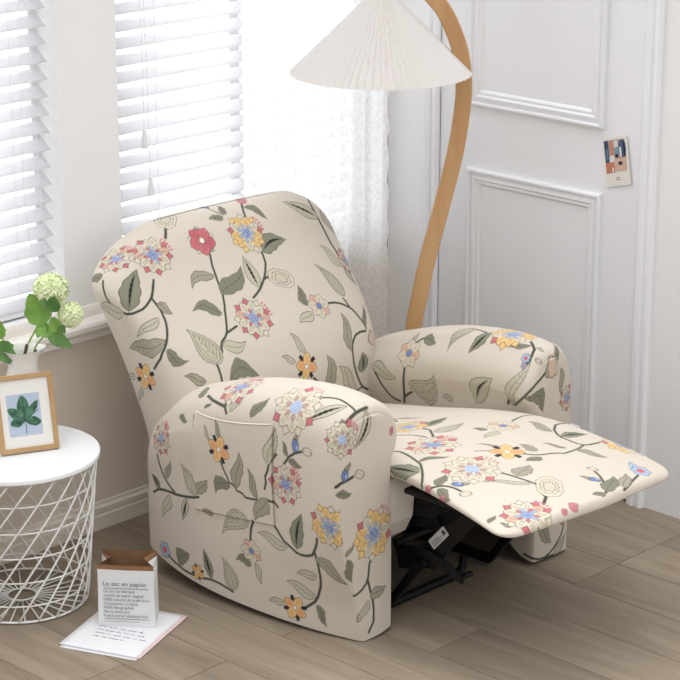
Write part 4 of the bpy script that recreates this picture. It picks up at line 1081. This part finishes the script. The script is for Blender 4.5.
def lobe(cx, cy, ang, L, W):
    pts = []
    for k in range(28):
        t = k/28*2*math.pi; u = (1 - math.cos(t))/2*L; w = W/2*math.sin(t)*(1 + .06*math.sin(5*t))*(.55 + .45*math.sin(min(1, u/L*1.15)*math.pi/1.3))
        pts.append((cx + u*math.cos(ang) - w*math.sin(ang), cy + u*math.sin(ang) + w*math.cos(ang)))
    return pts
bx, by = .073, .082
for i, (an, L, W) in enumerate(((94, .064, .032), (143, .054, .026), (52, .060, .020), (190, .040, .024), (-12, .042, .024), (118, .028, .026), (72, .030, .022))):
    c.prism(lobe(bx, by, math.radians(an), L, W), FB + en*(.0040 - i*.00004), ex, ez, en*.0002, 0)
lf = c.build('leaf_picture', M['fig_dark'], pr_)
c = MB()
for an, L in ((92, .055), (150, .042), (33, .045), (193, .03), (-8, .035), (-90, .033)):
    u = Vector((math.cos(math.radians(an)), math.sin(math.radians(an)))); w = Vector((-u.y, u.x))*.0007
    q = [(bx + w.x, by + w.y), (bx - w.x, by - w.y), (bx + u.x*L - w.x, by + u.y*L - w.y), (bx + u.x*L + w.x, by + u.y*L + w.y)]
    c.prism(q, FB + en*.0034, ex, ez, en*.0002)
c.build('leaf_vein_lines', M['fig_line'], lf)
c = MB(); c.prism([(.055, .02), (.10, .02), (.09, .15), (.065, .15)], FB + en*.012, ex, ez, en*.003)
c.bar([FB + ex*.077 + ez*.14 + en*.015, Vector((FB.x, FB.y, TZ)) + ex*.077 + nbk*.055 + Vector((0, 0, .004))], .03, .003, ex); c.build('easel_back', M['frame_wood'], pf)

# ---------------------------------------------------------------- pitcher with snowball flowers
VC = Vector((-1.555, -.135, TZ)); A_ = Vector((-1.555, -.135, 0))
vs = thing('pitcher', tuple(VC), 'white ceramic pitcher holding green-white flowers, behind the leaf picture', 'pitcher')
pr = [(.0001, 0), (.040, 0), (.046, .004), (.060, .045), (.064, .085), (.058, .125), (.045, .165), (.0375, .195), (.039, .215), (.046, .236), (.0525, .243), (.050, .241), (.043, .232), (.035, .212), (.034, .19), (.040, .16), (.052, .12), (.056, .08), (.04, .01), (.0001, .008)]
c = MB(); c.lathe(pr, tuple(VC), 56)
for i, p in enumerate(c.v):       # pouring lip towards the picture's right
    d = Vector((p[0] - VC.x, p[1] - VC.y, 0)); z = p[2] - VC.z
    if z > .2 and d.length > .02:
        k = max(0, d.normalized().dot(RT))**6*(z - .2)/.043; c.v[i] = (p[0] + RT.x*.012*k, p[1] + RT.y*.012*k, p[2] + .006*k)
c.build('jug_body', M['ceramic'], vs, smooth=True)
c = MB(); c.tube([VC + RT*-s + Vector((0, 0, z)) for s, z in catmull([(.045, .215), (.085, .225), (.105, .17), (.085, .10), (.060, .075)], 20)], .007, 10); c.build('handle', M['ceramic'], vs, smooth=True)

def at_(s, z, d=0): return A_ + RT*s + Vector((0, 0, z)) + vn*d
rl = random.Random(5)
def leafmesh(c, base, tip, width, nrm, fold=.15, lobes=0):
    base, tip, nrm = Vector(base), Vector(tip), Vector(nrm).normalized(); ax = tip - base; L = ax.length; ax.normalize(); sd_ = ax.cross(nrm).normalized(); n2 = sd_.cross(ax)
    v = []; m_ = 14
    for i in range(m_ + 1):
        t = i/m_; w = width/2*math.sin(math.pi*min(1, t*.93 + .03)**.72)*(1 + (.22*abs(math.sin(t*math.pi*lobes)) if lobes else 0))
        droop = -.10*L*math.sin(math.pi*t)
        for s in (-1, -.5, 0, .5, 1):
            v.append(base + ax*(L*t) + sd_*(w*s) + n2*(fold*abs(s)*w + droop*.5 + .0015*math.sin(t*30 + s*4)))
    c.add(v, [(i*5 + j, i*5 + j + 1, i*5 + 5 + j + 1, i*5 + 5 + j) for i in range(m_) for j in range(4)])
def flower_ball(cx, r, npet, seed, label):
    fb_ = thing('snowball_flower', tuple(cx), label, 'flower', 'snowball flowers in the pitcher')
    rr = random.Random(seed); c = MB()
    for k in range(npet):
        g = (k + .5)/npet; ph = math.acos(1 - 2*g); a = k*2.39996
        d = Vector((math.cos(a)*math.sin(ph), math.sin(a)*math.sin(ph), math.cos(ph))); p = Vector(cx) + d*r*(.86 + .14*rr.random()); p.z -= r*.1*abs(d.z)
        u = d.orthogonal().normalized(); u.rotate(Matrix.Rotation(rr.random()*6.28, 3, d)); w = d.cross(u); s = r*.27*(.8 + .4*rr.random())
        n5 = 5; vv = [p - d*s*.25]; ff = []
        for q in range(n5*2):
            an = math.pi*q/n5; rad = s*(1.0 if q % 2 == 0 else .45); vv.append(p + (u*math.cos(an) + w*math.sin(an))*rad + d*(s*.18 if q % 2 == 0 else 0))
        for q in range(n5*2): ff.append((0, 1 + q, 1 + (q + 1) % (n5*2)))
        c.add(vv, ff)
    c.build('blossom', M['petal'], fb_)
    c = MB(); c.lathe([(.0001, -r*.7), (r*.5, -r*.5), (r*.72, 0), (r*.5, r*.5), (.0001, r*.7)], tuple(cx), 16); c.build('flower_core', M['petal'], fb_, smooth=True)
    return fb_
F1 = at_(.081, .812); F2 = at_(.131, .748, -.01)
f1 = flower_ball(F1, .046, 150, 1, 'large pale green snowball flower, the higher one in the white pitcher')
f2 = flower_ball(F2, .034, 110, 2, 'smaller pale green snowball flower, the lower one in the white pitcher')
def stem(parent, pts, r=.0026, m='stem', name='stem'):
    c = MB(); c.tube([tuple(p) for p in catmull([tuple(q) for q in pts], 20)], r, 8); return c.build(name, M[m], parent, smooth=True)
stem(f1, [at_(.008, .60), at_(.014, .655), at_(.045, .715), at_(.070, .775), at_(.080, .80)])
stem(f2, [at_(.020, .58), at_(.036, .655), at_(.078, .70), at_(.110, .722), at_(.129, .74)])
stem(f1, [at_(-.005, .595), at_(.006, .63), at_(.014, .662)], .0045, 'twig', 'cut_twig'); stem(f2, [at_(.022, .60), at_(.030, .630), at_(.036, .648)], .004, 'twig', 'cut_twig')
toc = -vn
def lv(parent, b, t, w, m='leaf', nr=None, lobes=3, fold=.15):
    c = MB(); leafmesh(c, b, t, w, (nr or (toc + Vector((0, 0, .5)))), fold, lobes); c.build('leaf', M[m], parent, smooth=True)
lv(f1, at_(.062, .722, -.02), at_(.030, .808, -.03), .060, 'leaf')
lv(f1, at_(.088, .765, -.05), at_(.098, .808, -.055), .036, 'leaf_dark')
lv(f1, at_(.062, .722, -.02), at_(.045, .690, -.03), .026, 'leaf')
lv(f1, at_(.085, .79, -.045), at_(.060, .79, -.05), .02, 'leaf_dark')
lv(f2, at_(.088, .745, -.03), at_(.100, .665, -.03), .030, 'leaf')
lv(f2, at_(.082, .712, -.02), at_(.042, .700, -.03), .036, 'leaf')
lv(f2, at_(.078, .698, -.03), at_(.136, .664, -.035), .032, 'leaf_dark', lobes=5)
lv(f2, at_(.078, .698, -.02), at_(.100, .670, -.02), .026, 'leaf')
lv(f2, at_(.102, .72, -.03), at_(.118, .70, -.03), .022, 'leaf_dark')
lo_ = thing('leafy_sprig', tuple(at_(-.05, .62)), 'green leaf spray leaning out of the white pitcher at the picture edge', 'leaf sprig')
stem(lo_, [at_(-.01, .59), at_(-.03, .65), at_(-.06, .69)], .0022)
lv(lo_, at_(-.055, .675, -.02), at_(-.026, .622, -.04), .050, 'leaf_dark', lobes=4)
lv(lo_, at_(-.03, .650, -.02), at_(-.015, .630, -.03), .02, 'leaf')
lv(lo_, at_(-.055, .68, -.01), at_(-.052, .735, -.02), .03, 'leaf')

# ---------------------------------------------------------------- letters and paper bag on the floor
def sheet(corner, ang, w, h, z, m, label, bend=0):
    c = MB(); u = Vector((math.cos(ang), math.sin(ang), 0)); v = Vector((-u.y, u.x, 0)); o = Vector((corner[0], corner[1], z))
    n = 12; vs_ = []
    for i in range(n + 1):
        for j in range(n + 1):
            p = o + u*(w*i/n) + v*(h*j/n); p.z += bend*((i/n)**3)*(1 - j/n)**2; vs_.append(p)
    c.add(vs_, [(i*(n+1) + j, i*(n+1) + j + 1, (i+1)*(n+1) + j + 1, (i+1)*(n+1) + j) for i in range(n) for j in range(n)])
    o2 = c.build('paper_sheet', m, None, smooth=True, solid=.0008)
    tag(o2, label, 'paper', 'letters under the paper bag'); return o2, o, u, v
# corners: left (-1.76,-.504), front (-1.682,-.707), right (-1.431,-.606)
angp = math.atan2(-.606 + .707, -1.431 + 1.682)
sheet((-1.688, -.709), angp + .012, .268, .214, .0010, M['paper'], 'lowest of the white paper sheets under the small paper bag', 0)
sheet((-1.676, -.711), angp - .006, .270, .214, .0026, M['paper_pink'], 'pink-tinted paper sheet between the white sheets under the bag', 0)
top_s, so, su, sv = sheet((-1.682, -.703), angp, .270, .216, .0042, M['paper'], 'top white sheet of handwriting, directly under the small paper bag', .0)
c = MB(); rw = random.Random(9)
for li in range(4):
    x = .035 - .004*li; y0 = .075 + li*.019; end = .165 - (.04 if li == 0 else 0) - rw.random()*.02
    while x < end:
        wl = .010 + rw.random()*.020; pts = []
        m_ = max(8, int(wl/.0011))
        for k in range(m_):
            q = k/(m_ - 1); pts.append(so + sv*(.195 - (x + wl*q + .0008*math.sin(q*wl*2600))) + su*(y0 + .0022*math.sin(q*wl*2100 + li) + .0026*max(0, math.sin(q*5 + li*2 + x*90))**6) + Vector((0, 0, .0009)))
        c.bar(pts, .0010, .0003, (su + sv)); x += wl + .006
c.build('handwriting', M['ink'], top_s)

bagz = .0052
FL = Vector((-1.624, -.493, bagz)); FRt = Vector((-1.534, -.608, bagz)); dv = Vector((.073, .069, 0))
bag = thing('paper_bag', tuple((FL + FRt)/2 + dv/2), 'small open white paper bag with French text, standing on the letters', 'paper bag')
H1, H2 = .156, .168; bu = (FRt - FL).normalized(); bd = dv.normalized()
def rect(z, inx, pinch, dx=0, bow=0):
    """eight points round the bag: front, right gusset, back, left gusset"""
    a, b = FL + bu*inx, FRt - bu*inx; z_ = Vector((0, 0, z))
    return [a + z_ , (a + b)/2 + z_ - bd*bow, b + z_, b + dv/2 - bu*pinch + z_, b + dv + z_ - bu*0, (a + b)/2 + dv + z_, a + dv + z_, a + dv/2 + bu*pinch + z_]
zs = [(0, 0, 0, 0), (.05, .0, .0, .002), (.10, .001, .004, .003), (.135, .001, .012, .003), (H1, .001, .022, .003), (H2, .001, .030, .003)]
R_ = [rect(z, i, p, 0, b) for z, i, p, b in zs]
c = MB()
v = [p for r in R_ for p in r]; f = []; mi = []
for i in range(len(R_) - 1):
    for k in range(8): c_ = (i*8 + k, i*8 + (k + 1) % 8, (i + 1)*8 + (k + 1) % 8, (i + 1)*8 + k); f.append(c_); mi.append(1 if i == len(R_) - 2 else 0)
f.append(tuple(range(8))[::-1]); mi.append(0)
c.add(v, f); c.mi = mi
bo = c.build('bag_body', [M['bag_white'], M['kraft']], bag)
# inner kraft liner
R2 = [[p + ((((FL + FRt)/2 + dv/2) + Vector((0, 0, p.z)) - p - Vector((0, 0, ((FL + FRt)/2 + dv/2).z)))*.022) for p in r] for r in R_]
c = MB(); v = [p + Vector((0, 0, .001)) for r in R2 for p in r]; c.add(v, [(i*8 + k, i*8 + (k + 1) % 8, (i + 1)*8 + (k + 1) % 8, (i + 1)*8 + k) for i in range(len(R_) - 1) for k in range(8)] + [tuple(range(8))])
c.build('inner_lining', M['kraft'], bag)
# printed lettering on the front
lines = [('Le sac en papier', .1135, .0165, .112), ('Ce sac est fabriqué', .0950, .0105, .080), ('à partir de papier végétal', .0835, .0105, .102), ('100% naturel de kraft brun', .0718, .0105, .118),
         ('Contenance 12 litres', .0607, .0105, .088), ('100% Biographik', .0500, .0105, .077), ('Ne le jetez pas', .0388, .0105, .066), ('Il peut servir plusieurs fois.', .0275, .0105, .116)]
M['bag_ink'] = mat('bag_lettering_ink', srgb(88, 88, 90), .8)
for i, (tx, z, s, w) in enumerate(lines):
    t_ = z/.154; base = FL + bu*.0155 - bd*(.0006 + (.0035 if True else 0)) + Vector((0, 0, z))
    text_mesh('lettering', tx, s, base, bu, (0, 0, 1), M['bag_ink'], bag, width=w)
for z, w, t_ in ((.1055, .116, .0012), (.0215, .116, .0012), (.0145, .09, .0007)):
    c = MB(); c.prism([(0, 0), (w, 0), (w, t_), (0, t_)], FL + bu*.0155 - bd*.0042 + Vector((0, 0, z)), bu, (0, 0, 1), bd*.0003)
    c.build('rule_line', M['bag_ink'], bag)

# ---------------------------------------------------------------- postcard on the door
pc = thing('postcard', (-.002, -.866, .925), 'small postcard with blue and orange picture, taped to the white door', 'postcard')
TLp, TRp, BRp, BLp = Vector((-.003, -.809, 1.061)), Vector((-.006, -.895, 1.085)), Vector((-.008, -.920, .948)), Vector((-.003, -.832, .925))
M['card'] = mat('postcard_stock', srgb(228, 224, 216), .6)
cu_, cv_ = (TRp - TLp), (BLp - TLp)
c = MB(); c.prism([(0, 0), (1, 0), (1, 1), (0, 1)], TLp, cu_, cv_, (.0012, 0, 0)); cb = c.build('card', M['card'], pc)
patches = [((.05, .05, .90, .62), (170, 150, 140)), ((.05, .05, .22, .50), (52, 68, 96)), ((.62, .06, .93, .42), (70, 88, 116)), ((.28, .05, .42, .38), (196, 132, 110)), ((.44, .06, .62, .25), (214, 208, 204)),
           ((.22, .36, .46, .58), (220, 218, 220)), ((.44, .20, .66, .34), (120, 150, 170)), ((.05, .50, .40, .72), (190, 120, 92)), ((.40, .44, .90, .70), (208, 176, 156)), ((.56, .50, .74, .58), (50, 60, 80)), ((.10, .2, .2, .46), (96, 116, 146)),
           ((.66, .2, .74, .42), (220, 220, 222)), ((.30, .60, .36, .72), (226, 222, 220)), ((.46, .34, .60, .42), (40, 48, 66)), ((.82, .1, .9, .42), (34, 48, 70))]
for i, ((a, b, d, e), rgb) in enumerate(patches):
    c = MB(); off_ = Vector((-.0003 - .00005*i, 0, 0))
    cx_, cy_ = (a + d)/2, (b + e)/2; pts = [(cx_ + (d - a)/2*math.cos(t)*(1 if i == 0 else .98)*(abs(math.cos(t))**-.5 if abs(math.cos(t)) > .3 else 1.2), cy_ + (e - b)/2*math.sin(t)) for t in np.linspace(0, 2*math.pi, 13)[:-1]] if i not in (0, 1, 7, 8) else [(a, b), (d, b), (d, e), (a, e)]
    c.prism([(min(.93, max(.05, x)), min(.74, max(.05, y))) for x, y in pts], TLp + off_, cu_, cv_, (.00004, 0, 0)); c.build('picture_patch', mat('postcard_ink', srgb(*rgb), .7), cb)
c = MB()
for a, b, w in ((.42, .82, .14), (.40, .865, .2)): c.prism([(a, b), (a + w, b), (a + w, b + .012), (a, b + .012)], TLp + Vector((-.0005, 0, 0)), cu_, cv_, (.0002, 0, 0))
c.build('caption_lines', M['dark_print'], cb)
